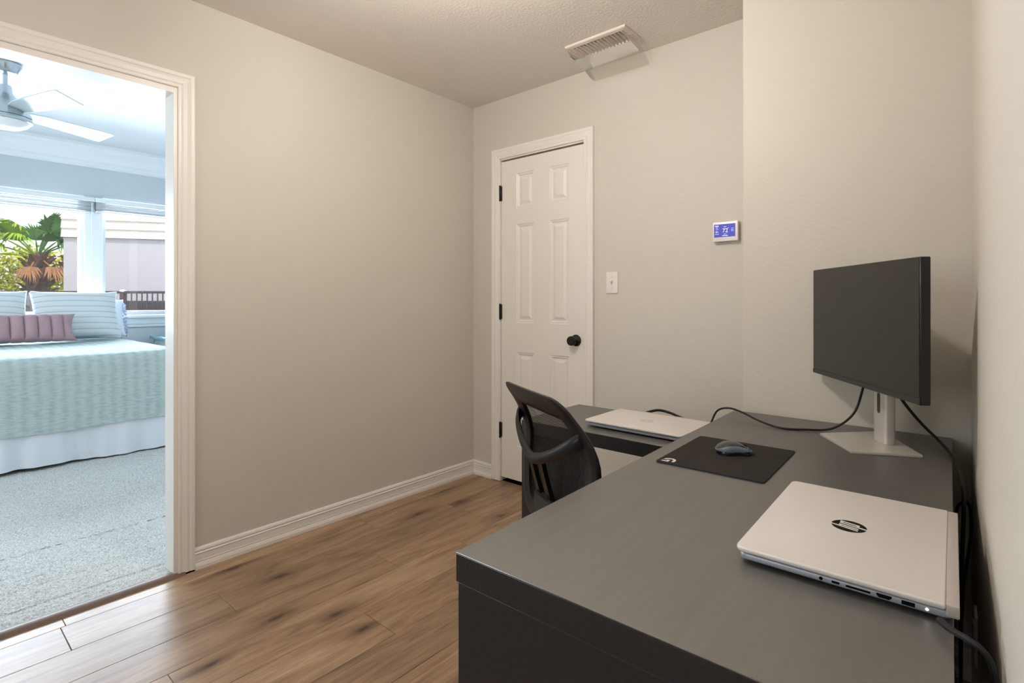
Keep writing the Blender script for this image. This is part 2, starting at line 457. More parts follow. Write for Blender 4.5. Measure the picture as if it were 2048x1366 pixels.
# right wall leans a little off square
rw = lambda y: 0.050 - 0.0245 * y
w = MB().prism([(rw(2.3), 2.3), (rw(YF - 0.1), YF - 0.1), (rw(YF - 0.1) + 0.12, YF - 0.1), (rw(2.3) + 0.12, 2.3)], 0, H + 0.1)
struct('wall_right', w, M['wall'], 'greige wall close along the right edge of the desk')
w = MB()
w.box(XA, YF - 0.12, 0, -1.9, YF, H + 0.1); w.box(-0.6, YF - 0.12, 0, 0.25, YF, H + 0.1)
w.box(-1.9, YF - 0.12, 0, -0.6, YF, 0.9); w.box(-1.9, YF - 0.12, 2.1, -0.6, YF, H + 0.1)
struct('wall_front', w, M['wall'], 'greige wall behind the viewer with an added window opening')
struct('ceiling', MB().box(XA, YF - 0.12, H, 0.35, YB + 0.12, H + 0.1), M['ceil'], 'textured beige ceiling of the office')

# floor: sub-floor plus planks
fl = struct('floor', MB().box(XAB, YF - 0.12, -0.08, 0.3, YB + 0.12, -0.0075), M['slot'], 'brown oak laminate floor of wide planks')
edges = [-2.626 + 0.185 * i for i in range(17)]
joints = {1: 0.38, 2: 0.83, 3: 1.43, 4: 0.55, 5: 1.135, 6: 0.2, 7: 0.9}
for i in range(len(edges) - 1):
    x0 = max(edges[i], -2.52) if i == 0 else edges[i]
    x1 = min(edges[i + 1], 0.22)
    if x1 - x0 < 0.02: continue
    LP = 1.22
    j = joints.get(i, random.uniform(0, LP))
    ys = [YF]
    y = j - LP * math.ceil((j - YF) / LP)
    while y < YB:
        if y > YF + 0.02: ys.append(y)
        y += LP
    ys.append(YB + 0.02)
    for a, b_ in zip(ys[:-1], ys[1:]):
        if b_ - a < 0.02: continue
        p = MB().box(-(x1 - x0) / 2 + 0.0006, -(b_ - a) / 2 + 0.0006, -0.0075, (x1 - x0) / 2 - 0.0006, (b_ - a) / 2 - 0.0006, 0, bev=0.0012, seg=1)
        o = p.build('plank', M['oak'], fl); o.location = ((x0 + x1) / 2, (a + b_) / 2, 0)

# transition strip at the doorway
t = MB().prism([(-2.572, 0.0), (-2.560, 0.011), (-2.540, 0.014), (-2.518, 0.009), (-2.508, 0.001), (-2.508, -0.005), (-2.572, -0.005)], -0.04, 0.80,
               mtx=Matrix(((1, 0, 0, 0), (0, 0, 1, 0), (0, 1, 0, 0), (0, 0, 0, 1))))
struct('trim_1', t, M['thresh'], 'brown transition strip between carpet and laminate', smooth=True)

# mouldings: profile swept along a straight run
BB = [(0, 0), (0.017, 0), (0.0175, 0.014), (0.014, 0.024), (0.0105, 0.030), (0.013, 0.033), (0.0115, 0.038), (0.0115, 0.064),
      (0.0145, 0.068), (0.0105, 0.073), (0.013, 0.080), (0.010, 0.088), (0.004, 0.092), (0, 0.092)]
def baseboard(name, a, b, nrm, label, miter_a=0, miter_b=0):
    a = Vector(a); b = Vector(b); d = (b - a).normalized(); n = Vector(nrm)
    rows = []
    for p, mi in ((a, miter_a), (b, -miter_b)):
        rows.append([(p.x + n.x * q[0] + d.x * q[0] * mi, p.y + n.y * q[0] + d.y * q[0] * mi, q[1]) for q in BB])
    return struct(name, MB().strips(rows, close_v=True, caps=True), M['trim'], label)
baseboard('baseboard_left', (XA, 0.838, 0), (XA, YB, 0), (1, 0, 0), 'white moulded baseboard along the long left wall', 0, 1)
baseboard('baseboard_left_near', (XA, YF, 0), (XA, -0.14, 0), (1, 0, 0), 'white moulded baseboard left of the bedroom doorway')
baseboard('baseboard_back', (XA, YB, 0), (-2.356, YB, 0), (0, -1, 0), 'short white baseboard between corner and closet door', 1, 0)
baseboard('baseboard_back_right', (-1.588, YB, 0), (XS, YB, 0), (0, -1, 0), 'white baseboard right of the closet door under the return desk')
baseboard('baseboard_step', (XS, YS, 0), (0.0, YS, 0), (0, -1, 0), 'white baseboard on the stepped wall behind the desk')

CAS = [(0, 0), (0, 0.010), (0.004, 0.0125), (0.012, 0.0125), (0.014, 0.0105), (0.020, 0.013), (0.034, 0.0155), (0.044, 0.0135), (0.047, 0.0155), (0.050, 0.0165), (0.062, 0.0165), (0.064, 0.014), (0.064, 0)]
def casing(name, i0, i1, top, origin, along, out, label, bottom=0.0):
    """three mitred casing boards round an opening; along = direction of the wall, out = towards the room"""
    root = empty(name, (0, 0, 0)); tag(root, label, kind='structure')
    A = Vector(along); N = Vector(out); O = Vector(origin)
    def pt(t, z, d): return O + A * t + N * d + Vector((0, 0, z))
    for side in (0, 1):
        t0 = i0 if side == 0 else i1; sg = -1 if side == 0 else 1
        rows = [[pt(t0 + sg * q[0], bottom, q[1]) for q in CAS], [pt(t0 + sg * q[0], top + q[0], q[1]) for q in CAS]]
        MB().strips(rows, close_v=True, caps=True).build('casing_board', M['trim'], root, smooth=False)
    rows = [[pt(i0 - q[0], top + q[0], q[1]) for q in CAS], [pt(i1 + q[0], top + q[0], q[1]) for q in CAS]]
    MB().strips(rows, close_v=True, caps=True).build('casing_board', M['trim'], root, smooth=False)
    return root
c = casing('trim_2', DY0 - 0.014, DY1 + 0.014, DZ + 0.008, (XA, 0, 0), (0, 1, 0), (1, 0, 0), 'white moulded casing round the bedroom doorway', 0.006)
jb = MB().box(XAB - 0.002, DY1, 0.006, XA + 0.004, DY1 + 0.02, DZ + 0.012); jb.build('jamb', M['trim'], c, smooth=False)
MB().box(XAB - 0.002, DY0 - 0.02, 0.006, XA + 0.004, DY0, DZ + 0.012).build('jamb', M['trim'], c, smooth=False)
MB().box(XAB - 0.002, DY0, DZ - 0.016, XA + 0.004, DY1, DZ + 0.012).build('head_jamb', M['trim'], c, smooth=False)

# ------------------------------------------------------------------ closet door
casing('trim_3', DX0 + 0.004, DX1 - 0.004, DH - 0.002, (0, YB, 0), (1, 0, 0), (0, -1, 0), 'white moulded casing round the closet door', 0.004)
d1 = empty('door_1', (0, 0, 0)); tag(d1, 'white six panel closet door with dark knob and hinges', kind='structure')
dj = MB()
dj.box(DX0 - 0.02, YB - 0.001, 0.004, DX0 + 0.007, YB + 0.11, DH); dj.box(DX1 - 0.007, YB - 0.001, 0.004, DX1 + 0.02, YB + 0.11, DH)
dj.box(DX0, YB - 0.001, DH - 0.010, DX1, YB + 0.11, DH + 0.01)
dj.build('door_jamb', M['trim'], d1, smooth=False)
sx0, sx1, sz0, sz1, sy = DX0 + 0.010, DX1 - 0.0125, 0.030, 2.042, YB + 0.005
cols = [(-2.160, -2.018), (-1.902, -1.760)]
rows_ = [(0.245, 0.834), (1.018, 1.634), (1.734, 1.952)]
# slab front with six moulded recesses
xs = sorted({sx0, sx1, *[v for c_ in cols for v in c_]}); zs = sorted({sz0, sz1, *[v for r_ in rows_ for v in r_]})
sl = MB()
for i in range(len(xs) - 1):
    for k in range(len(zs) - 1):
        X0, X1, Z0, Z1 = xs[i], xs[i + 1], zs[k], zs[k + 1]
        if (X0, X1) in cols and (Z0, Z1) in rows_:
            rings = []
            for ins, dep in ((0, 0), (0.006, 0.0045), (0.010, 0.0035), (0.018, 0.0095), (0.026, 0.0095)):
                rings.append([(X0 + ins, sy + dep, Z0 + ins), (X1 - ins, sy + dep, Z0 + ins), (X1 - ins, sy + dep, Z1 - ins), (X0 + ins, sy + dep, Z1 - ins)])
            sl.strips(rings, close_v=True); n = len(sl.v); sl.f.append((n - 4, n - 3, n - 2, n - 1))
        else:
            sl.add([(X0, sy, Z0), (X1, sy, Z0), (X1, sy, Z1), (X0, sy, Z1)], [(0, 1, 2, 3)])
yb = sy + 0.034
sl.add([(sx0, sy, sz0), (sx1, sy, sz0), (sx1, sy, sz1), (sx0, sy, sz1), (sx0, yb, sz0), (sx1, yb, sz0), (sx1, yb, sz1), (sx0, yb, sz1)],
       [(4, 5, 6, 7), (0, 1, 5, 4), (1, 2, 6, 5), (2, 3, 7, 6), (3, 0, 4, 7)])
sl.build('door_slab', M['door'], d1, smooth=False)
for (X0, X1) in cols:
    for (Z0, Z1) in rows_:
        r_ = MB(); rings = []
        for ins, dep in ((0.0265, 0.0100), (0.0265, 0.0088), (0.040, 0.0030), (0.042, 0.0022)):
            rings.append([(X0 + ins, sy + dep, Z0 + ins), (X1 - ins, sy + dep, Z0 + ins), (X1 - ins, sy + dep, Z1 - ins), (X0 + ins, sy + dep, Z1 - ins)])
        r_.strips(rings, close_v=True); n = len(r_.v); r_.f.append((n - 4, n - 3, n - 2, n - 1))
        r_.build('raised_panel', M['door'], d1, smooth=False)
for z in (1.842, 1.086, 0.330):
    hb = MB().box(sx0 - 0.016, YB - 0.006, z - 0.046, sx0 + 0.006, YB + 0.013, z + 0.046, bev=0.002, seg=1)
    hb.lathe([(0.0065, -0.05), (0.0065, 0.05)], 10, Matrix.Translation((sx0 - 0.004, YB - 0.006, z)))
    hb.build('hinge', M['bronze'], d1)
kx, kz = -1.712, 0.929
km = Matrix.Translation((kx, sy, kz)) @ Matrix.Rotation(R(90), 4, 'X')
MB().lathe([(0.0, -0.001), (0.033, -0.001), (0.034, 0.003), (0.031, 0.008), (0.020, 0.012), (0.014, 0.016), (0.0125, 0.028), (0.018, 0.034), (0.0255, 0.039), (0.0275, 0.046), (0.027, 0.056), (0.023, 0.061), (0.0, 0.062)], 28, km).build('knob', M['bronze'], d1)
MB().box(DX1 - 0.0115, YB + 0.004, 0.90, DX1 - 0.0065, YB + 0.02, 0.958).build('latch_plate', M['bronze'], d1, smooth=False)

# ------------------------------------------------------------------ wall fittings
def toggle_switch():
    root = empty('light_switch', (-1.474, YB, 1.254)); tag(root, 'white toggle light switch plate on the wall right of the closet door', 'light switch')
    m = Matrix.Rotation(R(90), 4, 'X')
    MB().prism(rrect(-0.036, -0.058, 0.036, 0.058, 0.003), 0, 0.006, bev=0.0022, mtx=m).build('cover_plate', M['plate'], root)
    MB().box(-0.005, -0.0075, -0.012, 0.005, -0.0055, 0.012).build('toggle_slot', M['screw'], root, smooth=False)
    MB().box(-0.004, -0.020, -0.006, 0.004, -0.005, 0.004, bev=0.0015, mtx=Matrix.Rotation(R(-28), 4, 'X')).build('toggle', M['plate'], root)
    for z in (0.030, -0.030):
        MB().lathe([(0.0, 0.0055), (0.0032, 0.0055), (0.003, 0.0072), (0, 0.0074)], 10, Matrix.Translation((0, 0, z)) @ m).build('screw', M['screw'], root)
toggle_switch()

def thermostat():
    root = empty('thermostat', (-0.866, YB, 1.478)); tag(root, 'silver framed thermostat with lit blue screen reading 72', 'thermostat')
    m = Matrix.Rotation(R(90), 4, 'X')
    MB().prism(rrect(-0.050, -0.040, 0.050, 0.040, 0.004), 0, 0.014, mtx=m).build('back_plate', M['plate'], root)
    MB().prism(rrect(-0.0575, -0.0465, 0.0575, 0.0455, 0.004), 0.008, 0.027, bev=0.003, mtx=m).build('case', M['silver'], root)
    MB().box(-0.050, -0.0280, -0.026, 0.046, -0.0266, 0.034).build('screen', M['lcd'], root, smooth=False)
    tm = lambda x, z: Matrix.Translation((x, -0.0283, z)) @ m
    text_mesh('screen_digits', '72', 0.026, M['lcdtext'], root, tm(0.001, 0.003))
    text_mesh('screen_digits', '84', 0.012, M['lcdtext'], root, tm(-0.037, -0.002))
    text_mesh('screen_digits', '72', 0.012, M['lcdtext'], root, tm(0.033, 0.002))
    li = MB()
    for x, z, l, hh in ((-0.037, 0.026, 0.016, 0.004), (-0.037, 0.018, 0.010, 0.002), (-0.036, 0.010, 0.012, 0.0015), (-0.036, -0.012, 0.018, 0.0015), (0.000, 0.021, 0.012, 0.002),
                       (0.001, -0.013, 0.014, 0.0015), (0.000, -0.020, 0.026, 0.003), (0.034, 0.012, 0.010, 0.0015), (0.014, 0.014, 0.003, 0.003)):
        li.box(x - l / 2, -0.0284, z - hh / 2, x + l / 2, -0.0281, z + hh / 2)
    li.build('screen_captions', M['lcdtext'], root, smooth=False)['kind'] = 'stuff'
thermostat()

def outlet(loc, rz, label, plug):
    root = empty('wall_outlet', loc, rz); tag(root, label, 'outlet')
    m = Matrix.Rotation(R(90), 4, 'X')
    MB().prism(rrect(-0.035, -0.058, 0.035, 0.058, 0.003), 0, 0.006, bev=0.002, mtx=m).build('cover_plate', M['plate'], root)
    for z in (0.02, -0.02):
        MB().prism(rrect(-0.016, -0.013, 0.016, 0.013, 0.006), 0.0055, 0.0078, mtx=Matrix.Translation((0, 0, z)) @ m).build('socket', M['screw'], root)
        sl_ = MB()
        for x in (-0.006, 0.006): sl_.box(x - 0.001, -0.0082, z - 0.004, x + 0.001, -0.0076, z + 0.006)
        sl_.build('socket_slots', M['slot'], root, smooth=False)
    return root
outlet((-0.046, YS, 0.43), 0, 'white outlet plate on the stepped wall behind the desk', True)
outlet((rw(1.66) - 0.0005, 1.66, 0.37), R(-90) + 0.0245, 'white outlet plate low on the right wall beside the desk', False)

def ceiling_vent():
    root = empty('ceiling_vent', (-1.395, 2.300, H)); tag(root, 'rectangular white ceiling vent with angled louvres near the back wall', 'vent')
    fr = MB(); X, Y = 0.170, 0.080
    prof = [(0.0, 0.0), (0.0, -0.008), (0.003, -0.011), (0.022, -0.013), (0.024, -0.011), (0.024, 0.0)]
    rings = []
    for ins, z in prof: rings.append([(-X + ins, -Y + ins, z), (X - ins, -Y + ins, z), (X - ins, Y - ins, z), (-X + ins, Y - ins, z)])
    fr.strips(rings, close_v=True)
    fr.build('frame', M['vent'], root, smooth=False)
    MB().box(-X + 0.02, -Y + 0.02, -0.002, X - 0.02, Y - 0.02, -0.0005).build('duct_shadow_plate', M['slot'], root, smooth=False)
    n = 15
    src = None
    for i in range(n):
        x = -X + 0.034 + (2 * X - 0.064) * i / (n - 1)
        if src is None:
            src = MB().box(-0.009, -Y + 0.024, -0.0006, 0.009, Y - 0.024, 0.0006).build('louvre', M['vent'], root, smooth=False); o = src
        else: o = copy_to(src, root)
        o.location = (x, 0, -0.0085); o.rotation_euler = (0, R(-68), 0)
    for x in (-X + 0.014, X - 0.014):
        MB().lathe([(0, -0.0155), (0.004, -0.015), (0.0045, -0.012), (0.0045, -0.010)], 10, Matrix.Translation((x, 0.0, 0))).build('screw', M['screw'], root)
ceiling_vent()
def deflector():
    root = empty('air_deflector', (-1.395, 2.300, H)); tag(root, 'clear plastic air deflector hanging under the ceiling vent', 'air deflector')
    arc = [(0.060, -0.013), (0.085, -0.014), (0.120, -0.024), (0.155, -0.042), (0.185, -0.062), (0.210, -0.085)]
    MB().strips([[(x, y, z) for y, z in arc] for x in (-0.172, 0.150)]).build('curved_sheet', M['clear'], root, angle=80)
    for x in (-0.172, 0.150):
        pl = [(x, y, z) for y, z in arc] + [(x, 0.165, -0.085), (x, 0.080, -0.050), (x, -0.03, -0.032), (x, -0.06, -0.014)]
        MB().add(pl, [tuple(range(len(pl)))]).build('end_flange', M['clear'], root, smooth=False)
deflector()

def ceiling_light():
    root = empty('ceiling_light', (-1.22, 1.02, H)); tag(root, 'semi-flush ceiling light with two warm bulbs just above the view', 'ceiling light')
    MB().lathe([(0, -0.001), (0.070, -0.001), (0.074, -0.010), (0.06, -0.022), (0.016, -0.028), (0.012, -0.12), (0.024, -0.125), (0.024, -0.150), (0, -0.152)], 32).build('canopy', M['nickel'], root)
    bm_ = mat('warm_bulb_glow', (255, 240, 220), 0.5, 0.2, emit=((1.0, 0.915, 0.835), 520.0))
    for sx_ in (-1, 1):
        MB().tube([(0, 0, -0.138), (sx_ * 0.055, 0.018 * sx_, -0.134)], 0.008, 10, 0).build('arm', M['nickel'], root)
        p_ = Matrix.Translation((sx_ * 0.055, 0.018 * sx_, -0.095))
        MB().lathe([(0, -0.028), (0.018, -0.030), (0.018, -0.062), (0, -0.064)], 16, p_).build('socket', M['plate'], root)
        MB().lathe([(0.0, -0.135), (0.016, -0.131), (0.027, -0.118), (0.030, -0.102), (0.026, -0.084), (0.016, -0.066), (0.0, -0.063)], 20, p_).build('bulb', bm_, root)
ceiling_light()

# ------------------------------------------------------------------ unseen front window, added for the fill lamp behind the viewer
def simple_window(name, x0, x1, z0, z1, y0, y1, label, axis):
    root = empty(name, (0, 0, 0)); tag(root, label, kind='structure')
    def bx(a0, a1, b0, b1, d0, d1):
        return MB().box(a0, d0, b0, a1, d1, b1) if axis == 'x' else MB().box(d0, a0, b0, d1, a1, b1)
    f = 0.045
    for a in ((x0, x0 + f, z0, z1), (x1 - f, x1, z0, z1)): bx(*a, y0, y1).build('window_frame', M['bedtrim'], root, smooth=False)
    for a in ((x0 + f, x1 - f, z0, z0 + f), (x0 + f, x1 - f, z1 - f, z1)): bx(*a, y0, y1).build('window_frame', M['bedtrim'], root, smooth=False)
    ym = (y0 + y1) / 2
    bx(x0 + f, x1 - f, z0 + f, z1 - f, ym - 0.002, ym + 0.002).build('pane', M['pane'], root, smooth=False)
    return root
simple_window('added_window_3', -1.9, -0.6, 0.9, 2.1, YF - 0.09, YF - 0.04, 'white framed window added unseen behind the viewer for fill light', 'x')

# ------------------------------------------------------------------ bedroom shell
struct('floor_bedroom', MB().box(XW - 0.15, -2.35, -0.08, XAB, 2.95, -0.012), M['slot'], 'sub floor under the bedroom carpet')
struct('ceiling_bedroom', MB().box(XW - 0.15, -2.35, HB, XAB, 2.95, HB + 0.1), M['bedceil'], 'bright white bedroom ceiling')
WB0, WB1 = 1.0, 2.22
w = MB()
w.box(XW - 0.14, -2.32, 0, XW, 2.92, WB0); w.box(XW - 0.14, -2.32, WB1, XW, 2.92, HB)
w.box(XW - 0.14, -2.32, WB0, XW, -0.75, WB1); w.box(XW - 0.14, 1.262, WB0, XW, 1.394, WB1); w.box(XW - 0.14, 2.45, WB0, XW, 2.92, WB1)
struct('wall_bedroom_far', w, M['bedwall'], 'pale blue bedroom wall with two wide windows')
w = MB()
w.box(XW, -2.32, 0, -5.6, -2.2, HB); w.box(-3.6, -2.32, 0, XAB, -2.2, HB); w.box(-5.6, -2.32, 0, -3.6, -2.2, 0.9); w.box(-5.6, -2.32, 2.2, -3.6, -2.2, HB)
struct('wall_bedroom_left', w, M['bedwall'], 'pale blue bedroom side wall with an added window out of view')
struct('wall_bedroom_right', MB().box(XW, 2.8, 0, XAB, 2.92, HB), M['bedwall'], 'pale blue bedroom side wall hidden right of the doorway')
simple_window('added_window_4', -5.6, -3.6, 0.9, 2.2, -2.29, -2.24, 'white framed bedroom side window added out of view for fill light', 'x')  # unseen window, added as the opening for the side fill lamp
simple_window('window_1', -0.75, 1.262, WB0, WB1, XW - 0.10, XW - 0.05, 'left bedroom window looking onto the palm', 'y')
simple_window('window_2', 1.394, 2.45, WB0, WB1, XW - 0.10, XW - 0.05, 'right bedroom window looking onto the grey house', 'y')
# mullion cover, stool and apron, crown
struct('trim_4', MB().box(XW - 0.02, 1.252, WB0, XW + 0.012, 1.404, WB1 - 0.01, bev=0.004), M['bedtrim'], 'white mullion board between the two bedroom windows')
s = MB().box(XW - 0.04, -0.85, 0.968, XW + 0.075, 2.55, 1.0, bev=0.006).box(XW, -0.8, 0.90, XW + 0.03, 2.5, 0.968, bev=0.004).box(XW, -0.8, 0.868, XW + 0.018, 2.5, 0.90, bev=0.004)
struct('trim_5', s, M['bedtrim'], 'white window stool and apron under the bedroom windows', smooth=True)
cr = [(0, HB), (0.12, HB), (0.12, HB - 0.03), (0.105, HB - 0.045), (0.10, HB - 0.07), (0.06, HB - 0.11), (0.035, HB - 0.165), (0.04, HB - 0.17), (0.04, HB - 0.20), (0.015, HB - 0.22), (0, HB - 0.22)]
rows = [[(XW + q[0], y, q[1]) for q in cr] for y in (-2.2, 2.8)]
struct('trim_6', MB().strips(rows, close_v=True, caps=True), M['bedtrim'], 'white crown moulding along the bedroom window wall')

# blinds pulled up
def blind(y0, y1, zb, label):
    root = empty('window_blind', (XW + 0.045, (y0 + y1) / 2, zb)); tag(root, label, 'blind', 'raised bedroom blinds')
    L_ = (y1 - y0) / 2
    top = 2.19 - zb
    MB().box(-0.030, -L_, top - 0.030, 0.030, L_, top + 0.015, bev=0.003).build('headrail', M['bedtrim'], root)
    n = 14; src = None
    for i in range(n):
        z = 0.022 + (top - 0.058) * i / (n - 1)
        if src is None:
            src = MB().box(-0.025, -L_ + 0.008, -0.0014, 0.025, L_ - 0.008, 0.0014, bev=0.0006, seg=1).build('slat', M['bedtrim'], root); o = src
        else: o = copy_to(src, root)
        o.location = (random.uniform(-0.002, 0.002), 0, z); o.rotation_euler = (0, R(random.uniform(-5, 5)), 0)
    MB().box(-0.026, -L_ + 0.006, 0.0, 0.026, L_ - 0.006, 0.014, bev=0.003).build('bottom_rail', M['bedtrim'], root)
    for f in (-0.6, 0.0, 0.6):
        MB().tube([(0.027, f * L_, top - 0.03), (0.0285, f * L_, 0.0)], 0.0015, 6, 0).build('cord', M['bedtrim'], root)
    return root
blind(-0.72, 1.3275, 2.045, 'white slatted blind raised to the top of the left bedroom window')
blind(1.3305, 2.44, 2.06, 'white slatted blind raised to the top of the right bedroom window')
wd = MB().tube([(XW + 0.085, 1.30, 2.15), (XW + 0.088, 1.302, 1.30)], 0.004, 8, 0).build('blind_wand', M['bedtrim'])
tag(wd, 'thin white blind wand hanging between the bedroom windows', 'blind wand')

# carpet: a dense displaced pile surface
def carpet():
    import mathutils.noise as N
    m = MB()
    def patch(x0, x1, y0, y1, st):
        nx = int((x1 - x0) / st); ny = int((y1 - y0) / st); rows = []
        for i in range(nx + 1):
            x = x0 + (x1 - x0) * i / nx; r_ = []
            for j in range(ny + 1):
                y = y0 + (y1 - y0) * j / ny
                z = 0.004 + 0.004 * N.noise(Vector((x * 60, y * 60, 0))) + random.uniform(-0.002, 0.002)
                for fx, dep, wd_ in ((-2.674, 0.010, 0.010), (-2.86, 0.004, 0.012), (-3.25, 0.003, 0.015), (-3.02, 0.002, 0.01)):
                    dx = x - fx - 0.010 * N.noise(Vector((y * 3, fx, 2)))
                    z -= dep * math.exp(-(dx / wd_) ** 2)
                r_.append((x, y, z))
            rows.append(r_)
        m.strips(rows)
    patch(-3.3, -2.552, -0.15, 0.86, 0.0075)
    patch(-4.95, -3.27, -0.9, 1.9, 0.02)
    m.add([(XW, -2.2, 0.001), (XAB, -2.2, 0.001), (XAB, 2.8, 0.001), (XW, 2.8, 0.001)], [(0, 1, 2, 3)])
    o = m.build('carpet', M['carpet']); tag(o, 'light grey cut pile carpet covering the bedroom floor', 'carpet', kind='stuff')
carpet()

# ------------------------------------------------------------------ bed
def ring_pts(x0, y0, x1, y1, r, step=0.03):
    base = rrect(x0, y0, x1, y1, r, 8); out = []
    n = len(base)
    for i in range(n):
        a = Vector(base[i]); b = Vector(base[(i + 1) % n]); k = max(1, int((b - a).length / step))
        for j in range(k): out.append(a.lerp(b, j / k))
    return out
BX0, BX1, BY0, BY1 = -6.80, -4.80, 0.05, 1.57
def bed():
    root = empty('bed', ((BX0 + BX1) / 2, (BY0 + BY1) / 2, 0)); tag(root, 'queen bed with a gathered white bed skirt under the windows', 'bed')
    ox, oy = root.location.x, root.location.y
    hx, hy = (BX1 - BX0) / 2, (BY1 - BY0) / 2
    MB().box(-hx + 0.03, -hy + 0.03, 0.43, hx - 0.03, hy - 0.03, 0.745, bev=0.04, seg=4).build('mattress', M['mattress'], root)
    MB().box(-hx + 0.05, -hy + 0.05, 0.18, hx - 0.05, hy - 0.05, 0.428, bev=0.02).build('box_spring', M['mattress'], root)
    lg = None
    for x in (-hx + 0.15, hx - 0.15):
        for y in (-hy + 0.15, hy - 0.15):
            if lg is None: lg = MB().box(-0.03, -0.03, 0.0, 0.03, 0.03, 0.18, bev=0.004).build('leg', M['black'], root); o = lg
            else: o = copy_to(lg, root)
            o.location = (x, y, 0.012)
    # gathered skirt
    base = ring_pts(-hx + 0.005, -hy + 0.005, hx - 0.005, hy - 0.005, 0.05, 0.008)
    n = len(base); ph = [random.uniform(0, 6.28) for _ in range(6)]
    rows = []
    for k in range(9):
        t = k / 8; z = 0.44 + (0.022 - 0.44) * t; r_ = []
        for i, p in enumerate(base):
            a = base[i - 1]; b = base[(i + 1) % n]; d = (b - a).normalized(); nn = Vector((d.y, -d.x))
            q = i * 0.008
            wv = math.sin(q * 21 + 1.3 * math.sin(q * 6.1 + ph[0])) * 0.55 + math.sin(q * 47 + ph[1] + 0.8 * math.sin(q * 11)) * 0.3 + math.sin(q * 9.5 + ph[2]) * 0.4
            amp = 0.003 + 0.024 * t
            r_.append((p.x + nn.x * (wv * amp + 0.004 * t), p.y + nn.y * (wv * amp + 0.004 * t), z + (0.008 * math.sin(q * 5 + ph[3]) if k == 8 else 0)))
        rows.append(r_)
    MB().strips(rows, close_v=True).build('bed_skirt', M['skirt'], root, angle=80)
bed()
def coverlet():
    import mathutils.noise as N
    levels = [(0.70, 0.772), (0.45, 0.772), (0.25, 0.772), (0.12, 0.770), (0.07, 0.766), (0.04, 0.758), (0.018, 0.742), (0.004, 0.718), (-0.004, 0.69), (-0.010, 0.62), (-0.013, 0.52), (-0.016, 0.42), (-0.019, 0.33), (-0.022, 0.253)]
    rows = []
    cx, cy = (BX0 + BX1) / 2, (BY0 + BY1) / 2; hx, hy = (BX1 - BX0) / 2, (BY1 - BY0) / 2
    ref = ring_pts(-hx, -hy, hx, hy, 0.07, 0.03)
    for ins, z in levels:
        r_ = []
        for p in ref:
            sx_ = (hx - ins) / hx; sy_ = (hy - ins) / hy
            x, y = p.x * sx_, p.y * sy_
            q = p.x * 1.7 + p.y * 2.3
            wv = 0.010 * max(0, 0.7 - z) * 2 * N.noise(Vector((p.x * 4, p.y * 4, 0.5)))
            zz = z + (0.006 * N.noise(Vector((x * 3, y * 3, 1))) if z > 0.7 else 0) + (0.006 * math.sin(q * 3) if z < 0.26 else 0)
            ln = math.hypot(p.x / hx, p.y / hy)
            r_.append((cx + x * (1 + wv), cy + y * (1 + wv), zz))
        rows.append(r_)
    m = MB().strips(rows, close_v=True); n = len(ref); m.f.append(tuple(range(n)))
    o = m.build('coverlet', M['quilt'], angle=80); tag(o, 'seafoam quilted coverlet spread over the bed', 'coverlet')
coverlet()

def pillow(name, w_, h_, t_, loc, rx, rz, m, label, group=None, channel=0, ruffle=False, roll=0):
    nu, nv = (110 if channel else 40), 26; P = MB()
    for side in (1, -1):
        rows = []
        for i in range(nu + 1):
            u = -1 + 2 * i / nu; r_ = []
            for j in range(nv + 1):
                v = -1 + 2 * j / nv
                pin = 1 - 0.09 * (1 - abs(u) ** 2.0) * abs(v) ** 6; pin2 = 1 - 0.07 * (1 - abs(v) ** 2.0) * abs(u) ** 6
                th = max(0, (1 - abs(u) ** 3.0)) ** 0.5 * max(0, (1 - abs(v) ** 2.6)) ** 0.5
                if channel: th *= 0.62 + 0.38 * abs(math.sin(math.pi * (u + 1) / 2 * channel)) ** 0.5
                r_.append((u * w_ / 2 * pin2, -side * (th * t_ / 2), v * h_ / 2 * pin))
            rows.append(r_)
        P.strips(rows)
    root = P.build(name, m, angle=75)
    bm = bmesh.new(); bm.from_mesh(root.data); bmesh.ops.remove_doubles(bm, verts=bm.verts[:], dist=0.0004); bmesh.ops.recalc_face_normals(bm, faces=bm.faces[:]); bm.to_mesh(root.data); bm.free()
    root.location = loc; root.rotation_euler = Matrix.Rotation(rz, 3, 'Z').to_4x4().to_3x3().to_euler() if not rx else (Matrix.Rotation(rz, 3, 'Z') @ Matrix.Rotation(rx, 3, 'X') @ Matrix.Rotation(roll, 3, 'Y')).to_euler()
    tag(root, label, 'pillow', group)
    return root
ZP = 0.790
RZ = R(90)   # pillow front faces the doorway (+X)
pillow('sham_pillow', 0.66, 0.50, 0.20, (-6.36, 1.11, ZP + 0.225), R(-24), RZ, M['sham'], 'white striped sham pillow on the right, behind the mauve bolster', 'striped sham pillows')
pillow('sham_pillow', 0.66, 0.50, 0.20, (-6.36, 0.445, ZP + 0.225), R(-24), RZ, M['sham'], 'white striped sham pillow on the left, cut off by the frame', 'striped sham pillows')
pillow('lumbar_pillow', 0.98, 0.265, 0.16, (-6.12, 0.575, ZP + 0.125), R(-26), RZ, M['mauve'], 'long mauve channelled lumbar pillow lying in front of the shams', channel=11)
bp_ = pillow('euro_pillow', 0.56, 0.40, 0.14, (-6.60, 1.262, ZP + 0.185), R(-20), RZ, M['skirt'], 'white pillow with a pompom edge behind the right sham')
pm = MB()
for i in range(9):
    z = -0.16 + 0.30 * i / 8
    for k in range(3):
        bmx = Matrix.Translation((0.278 + 0.012 * math.sin(k * 2.1 + i), 0.012 * math.cos(k * 2.1), z + 0.007 * k))
        pm.lathe([(0, -0.013), (0.009, -0.009), (0.013, 0), (0.009, 0.009), (0, 0.013)], 7, bmx)
pm.build('pompom_trim', M['pompom'], bp_)

